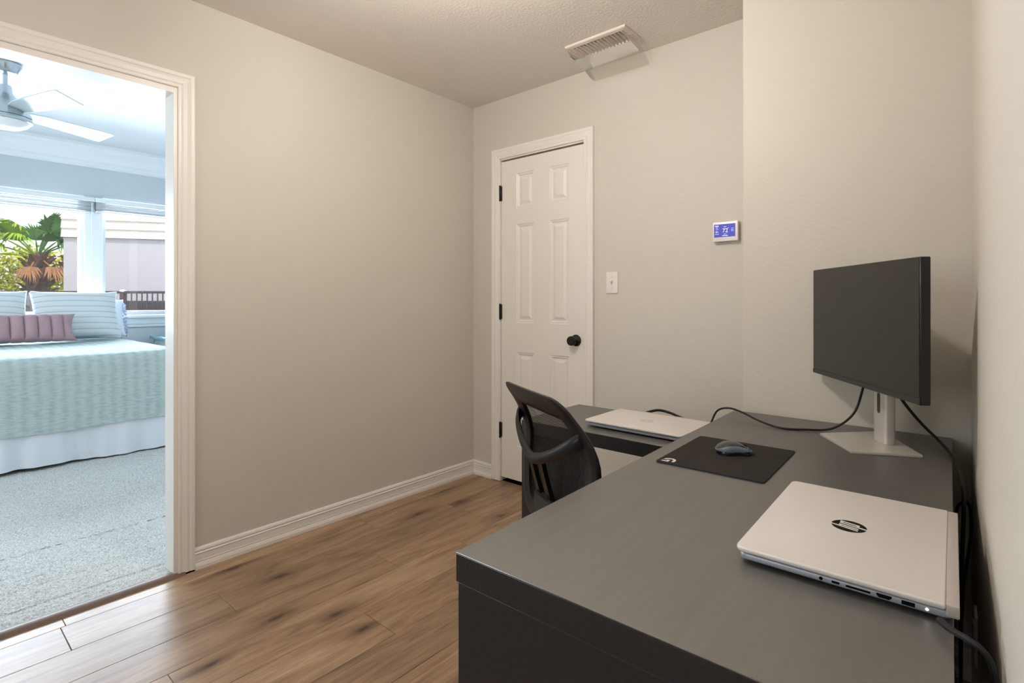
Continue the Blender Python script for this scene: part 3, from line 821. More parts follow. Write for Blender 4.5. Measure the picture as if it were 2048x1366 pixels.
# nightstand (its glass top just shows beside the jamb)
def nightstand():
    root = empty('nightstand', (-6.50, 2.07, 0.006)); tag(root, 'white nightstand with a teal tinted glass top beside the bed', 'nightstand')
    MB().box(-0.22, -0.24, 0.08, 0.22, 0.24, 0.735, bev=0.006).build('body', M['whitewood'], root)
    MB().box(-0.245, -0.275, 0.737, 0.245, 0.275, 0.765, bev=0.003).build('glass_top', M['teal'], root)
    for z in (0.18, 0.46):
        d_ = MB().box(0.221, -0.22, z - 0.06, 0.236, 0.22, z + 0.18, bev=0.004).build('drawer', M['whitewood'], root)
        MB().lathe([(0, 0), (0.006, 0.0), (0.006, 0.012), (0.013, 0.018), (0.011, 0.026), (0, 0.027)], 12, Matrix.Translation((0.236, 0, z + 0.06)) @ Matrix.Rotation(R(90), 4, 'Y')).build('knob', M['nickel'], d_)
    lg = None
    for x in (-0.19, 0.19):
        for y in (-0.21, 0.21):
            if lg is None: lg = MB().box(-0.018, -0.018, 0, 0.018, 0.018, 0.08).build('leg', M['whitewood'], root, smooth=False); o = lg
            else: o = copy_to(lg, root)
            o.location = (x, y, 0)
nightstand()

# ceiling fan
def ceiling_fan():
    root = empty('ceiling_fan', (-4.875, 0.475, HB)); tag(root, 'brushed nickel ceiling fan with silver blades in the bedroom', 'ceiling fan')
    MB().lathe([(0, -0.001), (0.082, -0.001), (0.086, -0.010), (0.084, -0.020), (0.066, -0.050), (0.058, -0.064), (0.050, -0.068), (0, -0.068)], 32).build('canopy', M['nickel'], root)
    MB().lathe([(0.013, -0.06), (0.013, -0.17)], 16).build('downrod', M['nickel'], root)
    MB().lathe([(0.0, -0.150), (0.030, -0.150), (0.034, -0.160), (0.036, -0.195), (0.048, -0.215), (0.072, -0.245), (0.105, -0.285), (0.132, -0.335), (0.140, -0.360), (0.0, -0.360)], 40).build('motor_housing', M['nickel'], root)
    MB().lathe([(0.0, -0.362), (0.137, -0.362), (0.141, -0.372), (0.139, -0.386), (0.130, -0.390), (0.0, -0.390)], 40).build('light_rim', M['nickel'], root)
    MB().lathe([(0.128, -0.391), (0.115, -0.412), (0.080, -0.430), (0.04, -0.437), (0.0, -0.438)], 40).build('light_dome', M['opal'], root)
    src = None
    for k, a in enumerate((21, 112, 202, 292)):
        if src is None:
            pts = [(0.115, -0.045), (0.20, -0.066), (0.60, -0.085), (0.655, -0.080), (0.645, 0.085), (0.60, 0.085), (0.20, 0.062), (0.115, 0.045)]
            src = MB().prism(pts, -0.004, 0.004, bev=0.0015, seg=1).build('blade', M['blade'], root); o = src
        else: o = copy_to(src, root)
        o.location = (0, 0, -0.315)
        o.rotation_euler = (Matrix.Rotation(R(a), 3, 'Z') @ Matrix.Rotation(R(-13), 3, 'X')).to_euler()
ceiling_fan()

# ------------------------------------------------------------------ outside
g = MB().box(-45, -25, -0.4, XW - 0.16, 30, -0.2).build('lawn', M['lawn'], smooth=False); tag(g, 'ground outside the bedroom windows', kind='structure')
def neighbour():
    root = empty('neighbour_house', (-12.0, 1.905, -0.2), R(-33)); tag(root, 'mauve grey stucco house with cream siding seen through the right window', 'house')
    y0 = 0.0
    MB().box(-5.0, y0, 0, 0, 7.0, 2.46, bev=0.01).build('stucco_wall', M['stucco'], root)
    src = None
    for i in range(5):
        z = 2.46 + 0.155 * i
        if src is None:
            src = MB().add([(0.0, y0 - 0.02, 0), (0.045, y0 - 0.02, 0), (0.012, y0 - 0.02, 0.165), (0.0, y0 - 0.02, 0.165), (0.0, 7.0, 0), (0.045, 7.0, 0), (0.012, 7.0, 0.165), (0.0, 7.0, 0.165)],
                           [(0, 1, 2, 3), (4, 5, 6, 7), (0, 1, 5, 4), (1, 2, 6, 5), (2, 3, 7, 6), (3, 0, 4, 7)]).build('siding_board', M['siding'], root, smooth=False); o = src
        else: o = copy_to(src, root)
        o.location = (0, 0, z)
    MB().box(-5.0, y0, 2.46, -0.001, 7.0, 3.26).build('upper_wall', M['siding'], root, smooth=False)
    MB().box(-5.2, y0 - 0.1, 3.26, 0.15, 7.1, 3.36).build('flat_roof', M['siding'], root, smooth=False)
neighbour()
def railing():
    root = empty('balcony_railing', (-8.5, 1.96, -0.2), R(-44)); tag(root, 'dark iron balcony railing outside the bedroom windows', 'railing')
    MB().box(-0.02, -3.0, 1.445, 0.02, 1.7, 1.478).build('top_rail', M['iron'], root, smooth=False)
    MB().box(-0.012, -3.0, 1.328, 0.012, 1.7, 1.350).build('middle_rail', M['iron'], root, smooth=False)
    MB().box(-0.012, -3.0, 0.10, 0.012, 1.7, 0.13).build('bottom_rail', M['iron'], root, smooth=False)
    src = None
    for i in range(71):
        y = -2.97 + 0.0655 * i
        if src is None: src = MB().box(-0.006, -0.006, 0.12, 0.006, 0.006, 1.45).build('baluster', M['iron'], root, smooth=False); o = src
        else: o = copy_to(src, root)
        o.location = (0, y, 0)
    for y in (-2.4, 0.0, 1.64):
        p = MB().box(-0.028, -0.024, 0.0, 0.028, 0.024, 1.47, bev=0.003).build('post', M['iron'], root); p.location = (0, y, 0)
        MB().lathe([(0, 1.47), (0.034, 1.47), (0.036, 1.482), (0.02, 1.496), (0, 1.50)], 14).build('post_cap', M['cap'], p)
railing()
lg_ = MB()
for i in range(4):
    z0 = -0.2 if i == 0 else 1.0 + 0.04 * i - 0.04
    lg_.box(-10.6 - 0.25 * i, 1.95, z0, -10.2 - 0.25 * i, 8.0, 1.0 + 0.04 * i)
tag(lg_.build('garden_wall', M['ledge'], smooth=False), 'dark low wall with a stepped ledge behind the railing', 'garden wall')

def palm():
    root = empty('palm_tree', (-20.0, 2.62, -0.2)); tag(root, 'fan palm with green crown and shaggy brown trunk seen through the left window', 'palm tree')
    tr = MB().lathe([(0.34, 0), (0.30, 0.5), (0.27, 1.4), (0.26, 2.2), (0.20, 2.55), (0.06, 2.7)], 14)
    tr.build('trunk', M['trunk'], root)
    src = None
    for i in range(64):
        a = i * 2.39996; z = 0.6 + 1.95 * i / 63
        if src is None:
            src = MB().add([(-0.075, 0, 0), (0.075, 0, 0), (0.045, 0.10, 0.16), (-0.045, 0.10, 0.16), (-0.06, 0.05, 0), (0.06, 0.05, 0), (0.03, 0.17, 0.19), (-0.03, 0.17, 0.19)],
                           [(0, 1, 2, 3), (4, 5, 6, 7), (0, 1, 5, 4), (1, 2, 6, 5), (2, 3, 7, 6), (3, 0, 4, 7)]).build('leaf_base', M['trunk'], root, smooth=False); o = src
        else: o = copy_to(src, root)
        rr = 0.20 + 0.04 * (1 - i / 63)
        o.location = (rr * math.cos(a), rr * math.sin(a), z); o.rotation_euler = (R(-12 - 20 * (1 - i / 63)), 0, a - R(90)); o.scale = (1.15,) * 3
    def frond(pet, rad, az, el, m, droop, n=26, spread=150):
        f = MB(); d = Vector((math.cos(az) * math.cos(el), math.sin(az) * math.cos(el), math.sin(el)))
        o = Vector((0, 0, 2.55)); tip = o + d * pet; side = d.cross(Vector((0, 0, 1))).normalized(); up = side.cross(d)
        f.tube([o, o.lerp(tip, 0.5) + Vector((0, 0, 0.03)), tip], [0.022, 0.012], 5, 2)
        for k in range(n):
            an = R(-spread / 2 + spread * k / (n - 1) + random.uniform(-2, 2)); ln = rad * (0.72 + 0.28 * math.cos(an)) * random.uniform(0.88, 1.05)
            ld = d * math.cos(an) + side * math.sin(an); pw = side * math.cos(an) - d * math.sin(an)
            w0 = rad * 0.055
            mid = tip + ld * ln * 0.55 + up * 0.02; end = tip + ld * ln - Vector((0, 0, droop * ln * random.uniform(0.6, 1.3)))
            f.add([tip, mid - pw * w0 + up * 0.01, mid + pw * w0 + up * 0.01, end, mid - up * 0.012], [(0, 1, 4), (0, 4, 2), (1, 3, 4), (4, 3, 2)])
        return f.build('frond', m, root, smooth=False)
    # azimuth 0 faces the viewer's room (+X)
    specs = [(0.75, 0.85, 90, 76, 'frond', .2), (0.8, 0.85, 40, 64, 'frond', .25), (0.7, 0.85, 130, 60, 'frond', .3), (0.62, 0.85, 75, 50, 'frond', .45), (0.5, 0.6, 200, 80, 'frond', .15), (0.66, 0.6, 100, 40, 'frond', .5),
             (0.62, 0.6, 20, 45, 'frond', .4), (0.8, 0.85, -60, 48, 'frondlight', .35), (0.8, 0.9, -85, 35, 'frondlight', .4), (0.9, 0.9, -110, 48, 'frondlight', .35), (0.85, 0.7, -75, 18, 'frondlight', .5), (0.8, 0.66, -40, 30, 'frondlight', .5),
             (0.7, 0.6, 60, 30, 'frond', .6), (0.85, 0.7, -95, 5, 'frondlight', .6), (0.7, 0.6, 160, 50, 'frond', .4), (0.7, 0.6, 230, 45, 'frondlight', .4)]
    for pe, ra, az, el, mm, dr in specs: frond(pe, ra, R(az), R(el), M[mm], dr)
    for pe, ra, az, el, dr in ((0.45, 0.55, 70, -25, .5), (0.45, 0.6, 105, -10, .6), (0.5, 0.5, 30, -30, .5), (0.45, 0.5, -30, -35, .4), (0.5, 0.55, 130, -32, .4), (0.4, 0.45, 85, 8, .6)): frond(pe, ra, R(az), R(el), M['deadfrond'], dr, 20, 110)
palm()

def bush(x, y, r_, h_, label, m):
    root = empty('bush', (x, y, -0.2)); tag(root, label, 'bush', 'bushes round the palm')
    f = MB()
    for i in range(7500):
        while True:
            p = Vector((random.uniform(-1, 1), random.uniform(-1, 1), random.uniform(0, 1)))
            if 0.35 < math.sqrt(p.x ** 2 + p.y ** 2 + (p.z * 2 - 1) ** 2) < 1 + 0.12 * math.sin(p.x * 9) * math.cos(p.y * 7): break
        c_ = Vector((p.x * r_, p.y * r_, 0.25 + p.z * (h_ - 0.25)))
        a = Vector((random.uniform(-1, 1), random.uniform(-1, 1), random.uniform(-1, 1))).normalized(); b = a.cross(Vector((random.random(), random.random(), 1))).normalized()
        s_ = random.uniform(0.05, 0.10)
        f.add([c_ - a * s_, c_ - b * s_ * 0.5, c_ + a * s_, c_ + b * s_ * 0.5], [(0, 1, 2, 3)])
    fo = f.build('foliage', m, root, smooth=False); fo['kind'] = 'stuff'
    st = MB()
    for k in range(5):
        a = k * 1.257
        st.tube([(0.08 * math.cos(a), 0.08 * math.sin(a), 0), (0.3 * r_ * math.cos(a), 0.3 * r_ * math.sin(a), h_ * 0.45), (0.55 * r_ * math.cos(a), 0.55 * r_ * math.sin(a), h_ * 0.8)], [0.05, 0.03, 0.015], 6, 3)
    st.build('stems', M['trunk'], root)
bush(-23.6, 0.75, 1.25, 3.1, 'yellow green bush left of the palm', M['bush'])
bush(-23.6, 5.1, 1.2, 2.7, 'yellow green bush right of the palm against the house', M['bush'])
bush(-18.6, 0.55, 0.85, 2.5, 'low yellow green bush in front at the lower left of the palm', M['bush'])
bush(-26.8, 3.3, 1.7, 3.4, 'yellow green bush directly behind the palm trunk', M['bush'])

# ------------------------------------------------------------------ desk
DROT = R(1.35)
def desk():
    root = empty('desk', (-0.667, 0.625, 0), DROT); tag(root, 'large black brown wooden desk along the right wall', 'desk')
    W, L_ = 0.655, 1.512
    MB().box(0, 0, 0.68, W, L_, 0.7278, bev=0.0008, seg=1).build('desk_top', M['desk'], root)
    MB().box(0, 0, 0.7279, W, L_, 0.73, bev=0.0006, seg=1).build('top_veneer', M['desktop'], root)  # thin plate carrying the dusty colour with the sheen painted in
    for y in (0.002, L_ - 0.052):
        MB().box(0.003, y, 0.004, W - 0.003, y + 0.05, 0.6795, bev=0.0012, seg=1).build('end_panel', M['desk'], root)
    MB().box(W - 0.10, 0.053, 0.25, W - 0.082, L_ - 0.053, 0.6795).build('back_panel', M['desk'], root, smooth=False)
    for y in (0.02, L_ - 0.04):
        for x in (0.06, W - 0.08):
            MB().lathe([(0, 0), (0.012, 0), (0.012, 0.005), (0, 0.005)], 10, Matrix.Translation((x, y, 0))).build('foot_pad', M['rubber'], root)
desk()
def return_desk():
    root = empty('return_desk', (-1.384, 1.659, 0), R(0.3)); tag(root, 'low black brown pull-out return desk reaching under the main desk', 'desk')
    W, L_ = 1.15, 0.420
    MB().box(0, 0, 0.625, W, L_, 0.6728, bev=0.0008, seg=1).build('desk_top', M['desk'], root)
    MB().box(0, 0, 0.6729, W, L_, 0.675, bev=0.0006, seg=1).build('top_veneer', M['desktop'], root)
    MB().box(0.0, 0.001, 0.022, 0.05, L_ - 0.001, 0.6245, bev=0.0012, seg=1).build('leg_panel', M['desk'], root)
    MB().box(W - 0.06, 0.01, 0.05, W - 0.02, L_ - 0.01, 0.6245).build('inner_support', M['desk'], root, smooth=False)
    for x, y in ((0.025, 0.06), (0.025, L_ - 0.06), (W - 0.04, 0.06), (W - 0.04, L_ - 0.06)):
        MB().lathe([(0, -0.01), (0.02, -0.01), (0.022, 0), (0.02, 0.01), (0, 0.01)], 16, Matrix.Translation((x, y, 0.0225)) @ Matrix.Rotation(R(90), 4, 'Y')).build('caster', M['rubber'], root)
        if x > 0.1: MB().lathe([(0.006, 0.02), (0.006, 0.06)], 8, Matrix.Translation((x, y, 0))).build('caster_stem', M['bronze'], root)
return_desk()

# ------------------------------------------------------------------ laptops
def logo_disc(parent, mtx, rad, mb, ml):
    MB().lathe([(0, 0.0), (rad, 0.0), (rad, 0.0004), (0, 0.0004)], 40, mtx).build('logo_disc', mb, parent)
    sh = 0.27; L_ = MB()
    def bar(a0, a1, b0, b1):
        # clipped to the disc at its long end
        pts = []
        for a, b in ((a0, b0), (a1, b0), (a1, b1), (a0, b1)):
            x = a + sh * b; y = b; r_ = math.hypot(x, y)
            if r_ > 1: x, y = x / r_, y / r_
            pts.append((x * rad, y * rad))
        L_.prism(pts, 0.0003, 0.0007, mtx=mtx)
    bar(-0.50, -0.33, -0.56, 1.0); bar(-0.33, -0.05, 0.40, 0.56); bar(-0.22, -0.05, -0.56, 0.40)
    bar(0.10, 0.27, -1.0, 0.56); bar(0.27, 0.58, 0.40, 0.56); bar(0.41, 0.58, -0.56, 0.40); bar(0.27, 0.41, -0.56, -0.40)
    L_.build('logo_letters', ml, parent, smooth=False)

def laptop(name, origin, rz, W, D, label, logo_black, ports):
    """local: x = width, y = from front edge (0) to hinge (D)"""
    root = empty(name, origin, rz); tag(root, label, 'laptop')
    wedge = lambda y: 0
    base = MB().prism(rrect(0.004, 0.004, W - 0.004, D - 0.004, 0.014, 5), 0.0055, 0.0165, bev=0.0035, seg=3)
    base.build('base', M['silverside'], root)
    MB().prism(rrect(0.008, 0.008, W - 0.008, D - 0.008, 0.012, 5), 0.0160, 0.0185).build('dark_gap_line', M['slot'], root, smooth=False)
    lp = [p for p in rrect(0.0, 0.0, W, D - 0.0145, 0.014, 5)]
    lp = rrect(0, 0, W, D - 0.0145, 0.003, 3)[:8] + lp[12:]
    lid = MB().prism(lp, 0.0180, 0.0260, bev=0.0028, seg=3)
    lid.build('lid', M['silver'], root)
    hp_ = MB().prism(rrect(0.003, D - 0.0146, W - 0.003, D, 0.002, 3), 0.009, 0.0254, bev=0.0018, seg=2)
    hp_.build('hinge_bar', M['hinge'], root)
    for x in (0.04, W - 0.04):
        for y in (0.03, D - 0.03):
            MB().lathe([(0, 0.0), (0.007, 0.0), (0.007, 0.0065), (0, 0.0065)], 10, Matrix.Translation((x, y, 0))).build('foot', M['rubber'], root)
    lm = Matrix.Translation((W / 2, (D - 0.016) / 2, 0.0260)) @ Matrix.Rotation(R(180), 4, 'Z')
    if logo_black: logo_disc(root, lm, 0.0270, M['blackgloss'], M['silver'])
    else: logo_disc(root, lm, 0.026, M['alu'], M['silver'])
    if ports:
        x = W - 0.0043                                 # ports on the right-hand local end
        def port(y0, y1, z0, z1, nm, m_=M['slot']):
            MB().box(x - 0.002, y0, z0, x + 0.0006, y1, z1).build(nm, m_, root, smooth=False)
        port(D - 0.062, D - 0.047, 0.0085, 0.0140, 'usb_port')
        MB().prism([(D - 0.088, 0.0085), (D - 0.076, 0.0085), (D - 0.073, 0.0115), (D - 0.073, 0.0140), (D - 0.091, 0.0140), (D - 0.091, 0.0115)], x - 0.002, x + 0.0006,
                   mtx=Matrix(((0, 0, 1, 0), (1, 0, 0, 0), (0, 1, 0, 0), (0, 0, 0, 1)))).build('video_port', M['slot'], root, smooth=False)
        port(D - 0.128, D - 0.098, 0.0095, 0.0125, 'card_slot')
        port(D - 0.146, D - 0.136, 0.0095, 0.0130, 'usb_c_port')
        MB().lathe([(0, -0.002), (0.0026, -0.002), (0.0026, 0.0006), (0, 0.0006)], 14, Matrix.Translation((x, D - 0.160, 0.0112)) @ Matrix.Rotation(R(90), 4, 'Y')).build('headphone_jack', M['slot'], root)
        MB().lathe([(0, -0.002), (0.0018, -0.002), (0.0018, 0.0008), (0, 0.001)], 12, Matrix.Translation((x, D - 0.034, 0.0112)) @ Matrix.Rotation(R(90), 4, 'Y')).build('charge_led', M['led'], root)
    return root
# near one: front edge towards -X, hinge towards +X, ports on the -Y end
def near_laptop():
    W, D = 0.412, 0.284
    # local x -> world -Y  , local y -> world +X : rotation of -90 deg
    rz = R(-90) + R(1.2)
    o = Vector((-0.305, 1.315, 0.7303))
    return laptop('laptop', o, rz, W, D, 'silver laptop with black round logo closed on the near end of the main desk', True, True)
near_laptop()
laptop('laptop', (-1.132, 1.732, 0.6753), R(-0.4), 0.392, 0.285, 'thin silver laptop closed on the low return desk', False, False)

# ------------------------------------------------------------------ mouse pad and mouse
def mousepad():
    root = empty('mouse_pad', (-0.638, 1.318, 0.7303), R(1.6)); tag(root, 'black cloth mouse pad with white letter mark on the desk', 'mouse pad')
    W, L_ = 0.270, 0.338
    MB().prism(rrect(0.0005, 0.0005, W - 0.0005, L_ - 0.0005, 0.010, 4), 0, 0.0016).build('rubber_edge', M['padedge'], root)
    MB().prism(rrect(0, 0, W, L_, 0.010, 4), 0.0016, 0.0030, bev=0.0006, seg=1).build('cloth_top', M['pad'], root)
    # letter mark: open ring with an inward bar; up = +x, right = -y
    g_ = MB(); ro, ri = 0.0165, 0.0095
    cx_, cy_ = 0.028, 0.030
    def P(a, b): return (cx_ + b, cy_ - a)
    a0, a1, n = 88, 268, 18
    poly = [P(ro * math.cos(R(a0 + (a1 - a0) * i / n)), ro * math.sin(R(a0 + (a1 - a0) * i / n))) for i in range(n + 1)]
    poly += [P(ri * math.cos(R(a1 - (a1 - a0) * i / n)), ri * math.sin(R(a1 - (a1 - a0) * i / n))) for i in range(n + 1)]
    g_.prism(poly, 0.0029, 0.0033)
    g_.prism([P(0.000, ro), P(0.012, ro), P(0.012, ri), P(0.000, ri)], 0.0029, 0.0033)
    g_.prism([P(0.001, 0.002), P(0.0165, 0.002), P(0.0165, -0.0165), P(0.0095, -0.0165), P(0.0095, -0.005), P(0.001, -0.005)], 0.0029, 0.0033)
    g_.build('white_logo', M['print'], root, smooth=False)
mousepad()
def mouse():
    root = empty('computer_mouse', (-0.502, 1.522, 0.7334), R(-52)); tag(root, 'dark grey wireless mouse with blue grey side on the mouse pad', 'mouse')
    # local +y = nose
    nu, nv = 26, 20
    def shell(z_lo, scale, zoff, hmax):
        rows = []
        for i in range(nu + 1):
            t = i / nu; y = -0.050 + 0.100 * t
            wd_ = 0.0305 * (max(0.0, 1 - abs(2 * t - 1) ** 3.2)) ** 0.5 * (1 - 0.16 * math.exp(-((t - 0.55) / 0.16) ** 2))
            hh = hmax * (max(0, math.sin(math.pi * min(1, t * 0.86 + 0.07)))) ** 0.75 * (1.08 - 0.38 * t)
            r_ = []
            for j in range(nv + 1):
                a = math.pi * j / nv
                cx_ = -math.cos(a); sz = math.sin(a) ** 0.6
                r_.append((cx_ * wd_ * scale, y * scale, zoff + z_lo + (hh - z_lo) * sz))
            rows.append(r_)
        return rows
    MB().strips(shell(0.002, 0.94, 0.0, 0.026)).build('base_shell', M['blackgloss'], root, angle=80)
    MB().strips(shell(0.010, 1.0, 0.001, 0.034)).build('side_band', M['mouseband'], root, angle=80)
    top = []
    for r_ in shell(0.010, 1.0, 0.0022, 0.036):
        top.append([(x * 0.94, y * 0.97, z) for x, y, z in r_[4:-4]])
    MB().strips(top).build('top_shell', M['mousetop'], root, angle=80)
    MB().prism(rrect(-0.026, -0.044, 0.026, 0.044, 0.02, 6), 0, 0.004).build('sole', M['rubber'], root)
    MB().lathe([(0, -0.003), (0.010, -0.003), (0.011, 0), (0.010, 0.003), (0, 0.003)], 16, Matrix.Translation((0, 0.027, 0.0165)) @ Matrix.Rotation(R(90), 4, 'Y')).build('scroll_wheel', M['rubber'], root)
mouse()

# ------------------------------------------------------------------ monitor
def monitor():
    p0 = Vector((-0.424, 2.119)); p1 = Vector((-0.0967, 1.622)); d = (p1 - p0); W = 0.600; d.normalize()
    ctr = (p0 + p1) / 2
    ang = math.atan2(d.y, d.x)
    root = empty('monitor', (ctr.x, ctr.y, 0.7303), ang); tag(root, 'large black flat monitor on a silver stand on the main desk', 'monitor')
    # local: x along screen (viewer's left to right), +y behind the screen
    z0, z1 = 0.174, 0.535
    MB().box(-W / 2, 0.0, z0, W / 2, 0.024, z1, bev=0.002, seg=1).build('housing', M['black'], root)
    MB().box(-W / 2 + 0.10, 0.024, z0 + 0.06, W / 2 - 0.10, 0.040, z1 - 0.06, bev=0.008).build('rear_bulge', M['black'], root)
    MB().box(-W / 2 + 0.003, -0.0012, z0 + 0.017, W / 2 - 0.003, 0.0004, z1 - 0.003).build('screen', M['screen'], root, smooth=False)
    MB().box(-W / 2 + 0.001, -0.0022, z0 + 0.001, W / 2 - 0.001, 0.0004, z0 + 0.0155, bev=0.0006, seg=1).build('chin_bezel', M['charcoal'], root)
    # stand column with cable hole
    inv = Matrix.Rotation(-ang, 3, 'Z')
    col = MB(); prof = rrect(-0.032, 0.060, 0.032, 0.092, 0.009, 4)
    col.prism(prof, 0.008, 0.40, bev=0.0015, seg=1)
    col.build('stand_column', M['alu'], root)
    MB().prism(rrect(-0.008, 0.095, 0.008, 0.155, 0.0075, 5), -0.0595, -0.0606, mtx=Matrix(((1, 0, 0, 0), (0, 0, -1, 0), (0, 1, 0, 0), (0, 0, 0, 1)))).build('cable_hole', M['charcoal'], root)
    MB().box(-0.05, 0.036, 0.30, 0.05, 0.062, 0.40, bev=0.006).build('mount_block', M['charcoal'], root)
    foot = []
    for q in ((-0.366, 1.917), (-0.256, 1.746), (-0.102, 1.823), (-0.220, 2.075)):
        v = inv @ Vector((q[0] - ctr.x, q[1] - ctr.y, 0)); foot.append((v.x, v.y))
    MB().prism(foot, 0.0, 0.0085, bev=0.0015, seg=2).build('stand_base', M['alu'], root)
monitor()

# ------------------------------------------------------------------ cables
def cable(name, pts, r, label, cat='cable', m=None):
    o = MB().tube(pts, r, 8, 7).build(name, m or M['rubber']); return tag(o, label, cat)
cable('display_cable', [(-0.250, 1.985, 0.93), (-0.262, 2.010, 0.885), (-0.285, 1.985, 0.80), (-0.345, 1.985, 0.743), (-0.42, 1.950, 0.7345), (-0.485, 1.925, 0.7345), (-0.56, 1.955, 0.742), (-0.625, 1.985, 0.757), (-0.672, 1.985, 0.766), (-0.712, 1.985, 0.752), (-0.735, 1.99, 0.71), (-0.745, 2.0, 0.685)], 0.0035,
      'black display cable trailing from the monitor across the desk to the return')
cable('power_cable', [(-0.175, 1.930, 0.90), (-0.150, 1.955, 0.85), (-0.115, 1.985, 0.795), (-0.078, 1.985, 0.755), (-0.050, 1.900, 0.742), (-0.030, 1.78, 0.737), (-0.018, 1.70, 0.715), (-0.016, 1.67, 0.65), (-0.020, 1.66, 0.50), (-0.022, 1.68, 0.20), (-0.024, 1.70, 0.03)], 0.0042,
      'thick black power cable running from the monitor over the right desk edge')
cable('looped_cord', [(-0.036, 1.78, 0.55), (-0.030, 1.762, 0.63), (-0.012, 1.775, 0.648), (-0.004, 1.778, 0.625), (-0.003, 1.776, 0.57), (-0.012, 1.765, 0.485), (-0.018, 1.760, 0.43), (-0.02, 1.76, 0.36)], 0.0035,
      'black cord looping up in the gap behind the near laptop')
cable('charger_cable', [(-0.0315, 0.893, 0.7415), (-0.029, 0.884, 0.7425), (-0.020, 0.868, 0.745), (-0.004, 0.852, 0.747), (0.010, 0.846, 0.742), (0.018, 0.845, 0.725), (0.020, 0.850, 0.68), (0.016, 0.87, 0.5), (0.012, 0.9, 0.25), (0.008, 0.92, 0.06)], [0.0045, 0.0042, 0.0038, 0.0036, 0.0036, 0.0036],
      'black charger cable plugged into the near laptop and bending over the desk edge')
cable('power_lead', [(-1.03, 2.022, 0.688), (-1.02, 2.045, 0.694), (-0.98, 2.06, 0.705), (-0.93, 2.062, 0.70), (-0.88, 2.058, 0.688), (-0.83, 2.065, 0.680), (-0.79, 2.085, 0.679)], [0.0055, 0.0055, 0.005, 0.004, 0.0035],
      'short black cord behind the laptop on the return desk')
cable('hanging_cord', [(-1.01, 2.135, 0.66), (-1.005, 2.14, 0.58), (-0.97, 2.14, 0.47), (-0.92, 2.13, 0.40), (-0.86, 2.12, 0.34), (-0.80, 2.12, 0.10), (-0.78, 2.12, 0.02)], 0.0045,
      'black cord hanging in a slack curve below the return desk')
cable('hanging_cord', [(-0.93, 2.15, 0.66), (-0.927, 2.155, 0.5), (-0.92, 2.15, 0.3), (-0.90, 2.15, 0.02)], 0.003,
      'thin black cord hanging straight below the return desk')

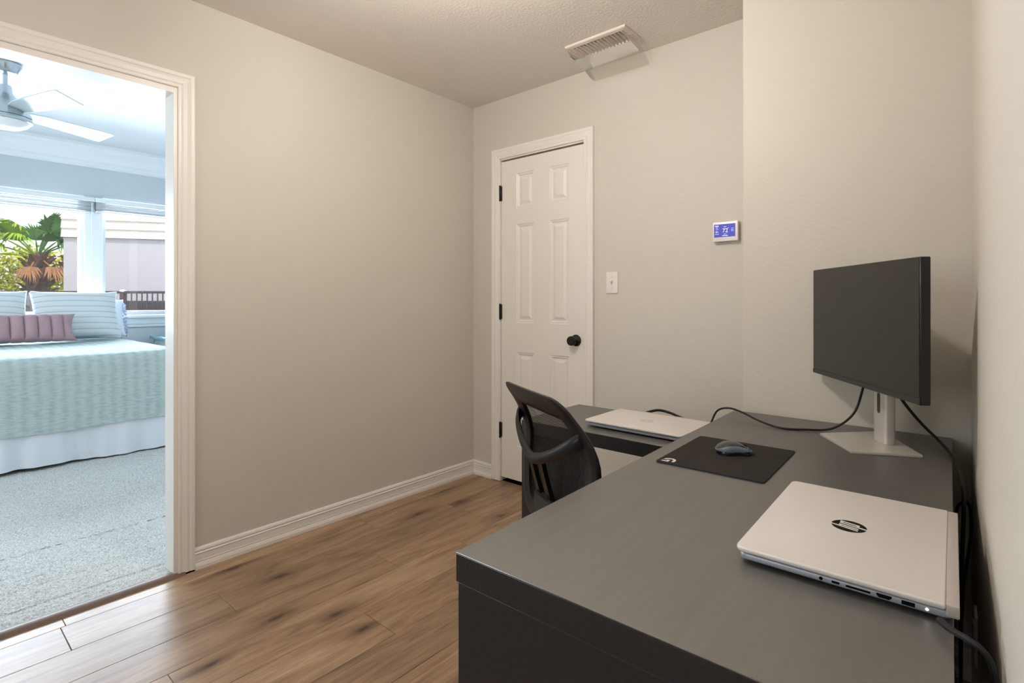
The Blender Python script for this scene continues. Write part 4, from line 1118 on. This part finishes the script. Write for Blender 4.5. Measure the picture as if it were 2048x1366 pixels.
# ------------------------------------------------------------------ office chair
def surf(s, z):
    t = max(0.0, min(1.0, (0.898 - z) / 0.198))
    return -0.30 + 0.099 * math.sin(t * math.pi / 2) - 0.008 * max(0, (0.70 - z) / 0.2) + 0.255 * s * s
def chair():
    root = empty('office_chair', (-0.871, 1.487, 0), R(-26.7)); tag(root, 'black mesh back office chair turned towards the return desk', 'chair')
    half = [Vector((0.0245 * k, 0.898 - 0.003 * (0.0245 * k / 0.197) ** 2)) for k in range(6)]
    half += [Vector((0.145 + 0.052 * math.sin(R(a)), 0.8445 + 0.052 * math.cos(R(a)))) for a in range(0, 91, 10)]
    half += [Vector((0.197 + 0.041 * math.sin(min(1, t / 10 * 1.4) * math.pi / 2), 0.8445 * (1 - t / 10) + 0.58 * t / 10)) for t in range(1, 11)]
    half += spline([Vector(p) for p in ((0.238, 0.58), (0.232, 0.54), (0.216, 0.50), (0.185, 0.468), (0.13, 0.452), (0.06, 0.45), (0.0, 0.45))], 3)[1:]
    loop = half + [Vector((-p.x, p.y)) for p in half[-2:0:-1]]
    n = len(loop); rows = []; inner = []
    for i, p in enumerate(loop):
        t = (loop[(i + 1) % n] - loop[i - 1]).normalized(); nn = Vector((t.y, -t.x))
        if nn.dot(Vector((0, 0.67)) - p) < 0: nn = -nn
        wd_ = 0.056 + 0.012 * max(0, min(1, (p.y - 0.82) / 0.07))
        sec = []
        for a, b in ((0.0, -0.35), (0.12, -0.85), (0.35, -1.0), (0.75, -0.9), (1.0, -0.45), (1.0, 0.45), (0.75, 0.9), (0.3, 1.0), (0.1, 0.8), (0.0, 0.35)):
            q = p + nn * (a * wd_)
            sec.append((q.x, surf(q.x, q.y) + b * 0.013, q.y))
        rows.append(sec); q = p + nn * (wd_ * 0.92); inner.append(q)
    MB().strips(rows, close_u=True, close_v=True).build('back_frame', M['black'], root, angle=60)
    mrows = []
    for k in range(9):
        f = 1 - k / 8.5
        mrows.append([(q.x * f, surf(q.x * f, 0.66 + (q.y - 0.66) * f) + 0.006 + 0.012 * (1 - f * f), 0.66 + (q.y - 0.66) * f) for q in inner])
    m = MB().strips(mrows, close_v=True); nn_ = len(inner); m.f.append(tuple(8 * nn_ + i for i in range(nn_)))
    m.build('mesh_panel', M['chairmesh'], root, angle=80)
    # lumbar bar
    rows = []
    for i in range(37):
        s = -0.205 + 0.410 * i / 36; k = abs(s / 0.215); e = 1 - k * k
        z = 0.690 + 0.099 * k ** 1.5; y = surf(s, z) - 0.010 + 0.016 * k ** 8 - 0.062 * e ** 0.6
        hgt = 0.017 + 0.010 * k ** 3
        rows.append([(s, y - 0.009, z - hgt * 0.6), (s, y - 0.011, z), (s, y - 0.008, z + hgt * 0.7), (s, y, z + hgt), (s, y + 0.007, z + hgt * 0.6), (s, y + 0.008, z - hgt * 0.6), (s, y, z - hgt)])
    MB().strips(rows, close_v=True, caps=True).build('lumbar_bar', M['black'], root, angle=50)
    for s in (-0.036, 0.036):
        rows = []
        for z, b_ in ((0.700, 0.064), (0.62, 0.040), (0.535, 0.012)):
            y = surf(s, z) - b_
            rows.append([(s - 0.012, y - 0.007, z), (s + 0.012, y - 0.007, z), (s + 0.012, y + 0.007, z), (s - 0.012, y + 0.007, z)])
        MB().strips(rows, close_v=True, caps=True).build('support_rod', M['blackgloss'], root, smooth=False)
    br = []
    for (y, z, wd_, th) in ((-0.236, 0.570, 0.058, 0.010), (-0.230, 0.545, 0.066, 0.020), (-0.222, 0.50, 0.070, 0.024), (-0.198, 0.44, 0.075, 0.024), (-0.15, 0.405, 0.075, 0.02), (-0.05, 0.395, 0.085, 0.018), (0.05, 0.395, 0.09, 0.016)):
        tz = 1 if y > -0.18 else 0
        ny, nz = (0, 1) if tz else (1, 0.25)
        br.append([(x * wd_, y - ny * th * k + 0, z - nz * th * k) for x, k in ((-1, 0.3), (-0.7, 1), (0.7, 1), (1, 0.3), (0.7, -1), (-0.7, -1))])
    MB().strips(br, close_v=True, caps=True).build('back_bracket', M['charcoal'], root, angle=50)
    st = MB(); rows = []
    for k, (f, z) in enumerate(((0.80, 0.425), (0.95, 0.430), (1.0, 0.448), (1.0, 0.468), (0.97, 0.487), (0.88, 0.497), (0.5, 0.494), (0.02, 0.490))):
        rows.append([(p[0] * f, p[1] * f + 0.015, z - 0.012 * max(0, p[1] * f - 0.15) / 0.1) for p in rrect(-0.235, -0.225, 0.235, 0.235, 0.09, 6)])
    st.strips(rows, close_v=True, caps=True).build('seat', M['fabric'], root, angle=60)
    MB().box(-0.10, -0.10, 0.375, 0.10, 0.12, 0.424, bev=0.008).build('tilt_mechanism', M['black'], root)
    MB().lathe([(0, 0.07), (0.030, 0.07), (0.030, 0.22), (0.022, 0.225), (0.022, 0.38), (0, 0.38)], 20).build('gas_column', M['black'], root)
    MB().lathe([(0, 0.065), (0.045, 0.065), (0.05, 0.085), (0.042, 0.115), (0, 0.12)], 20).build('base_hub', M['black'], root)
    arm = fork = wheel = None
    for k in range(5):
        a = R(18 + 72 * k)
        if arm is None:
            rows = [[(x * f, y, z + dz) for x, z in ((-0.022, 0), (0.022, 0), (0.016, 0.028), (-0.016, 0.028))] for y, f, dz in ((0.03, 1.1, 0.078), (0.15, 0.9, 0.070), (0.27, 0.65, 0.056))]
            arm = MB().strips(rows, close_v=True, caps=True).build('base_leg', M['black'], root, angle=30); ao = arm
            wheel = MB().lathe([(0, -0.022), (0.020, -0.022), (0.025, -0.016), (0.025, -0.004), (0.016, -0.003), (0.016, 0.003), (0.025, 0.004), (0.025, 0.016), (0.020, 0.022), (0, 0.022)], 18, Matrix.Rotation(R(90), 4, 'Y')).build('caster', M['charcoal'], root); wo = wheel
            fork = MB().lathe([(0, 0.0), (0.007, 0.0), (0.007, 0.045), (0, 0.045)], 10).build('caster_stem', M['bronze'], root); fo = fork
        else: ao, wo, fo = copy_to(arm, root), copy_to(wheel, root), copy_to(fork, root)
        ao.rotation_euler = (0, 0, a)
        wo.location = (-0.262 * math.sin(a), 0.262 * math.cos(a), 0.0255); wo.rotation_euler = (0, 0, a + 0.7 * k)
        fo.location = (-0.262 * math.sin(a), 0.262 * math.cos(a), 0.030)
chair()
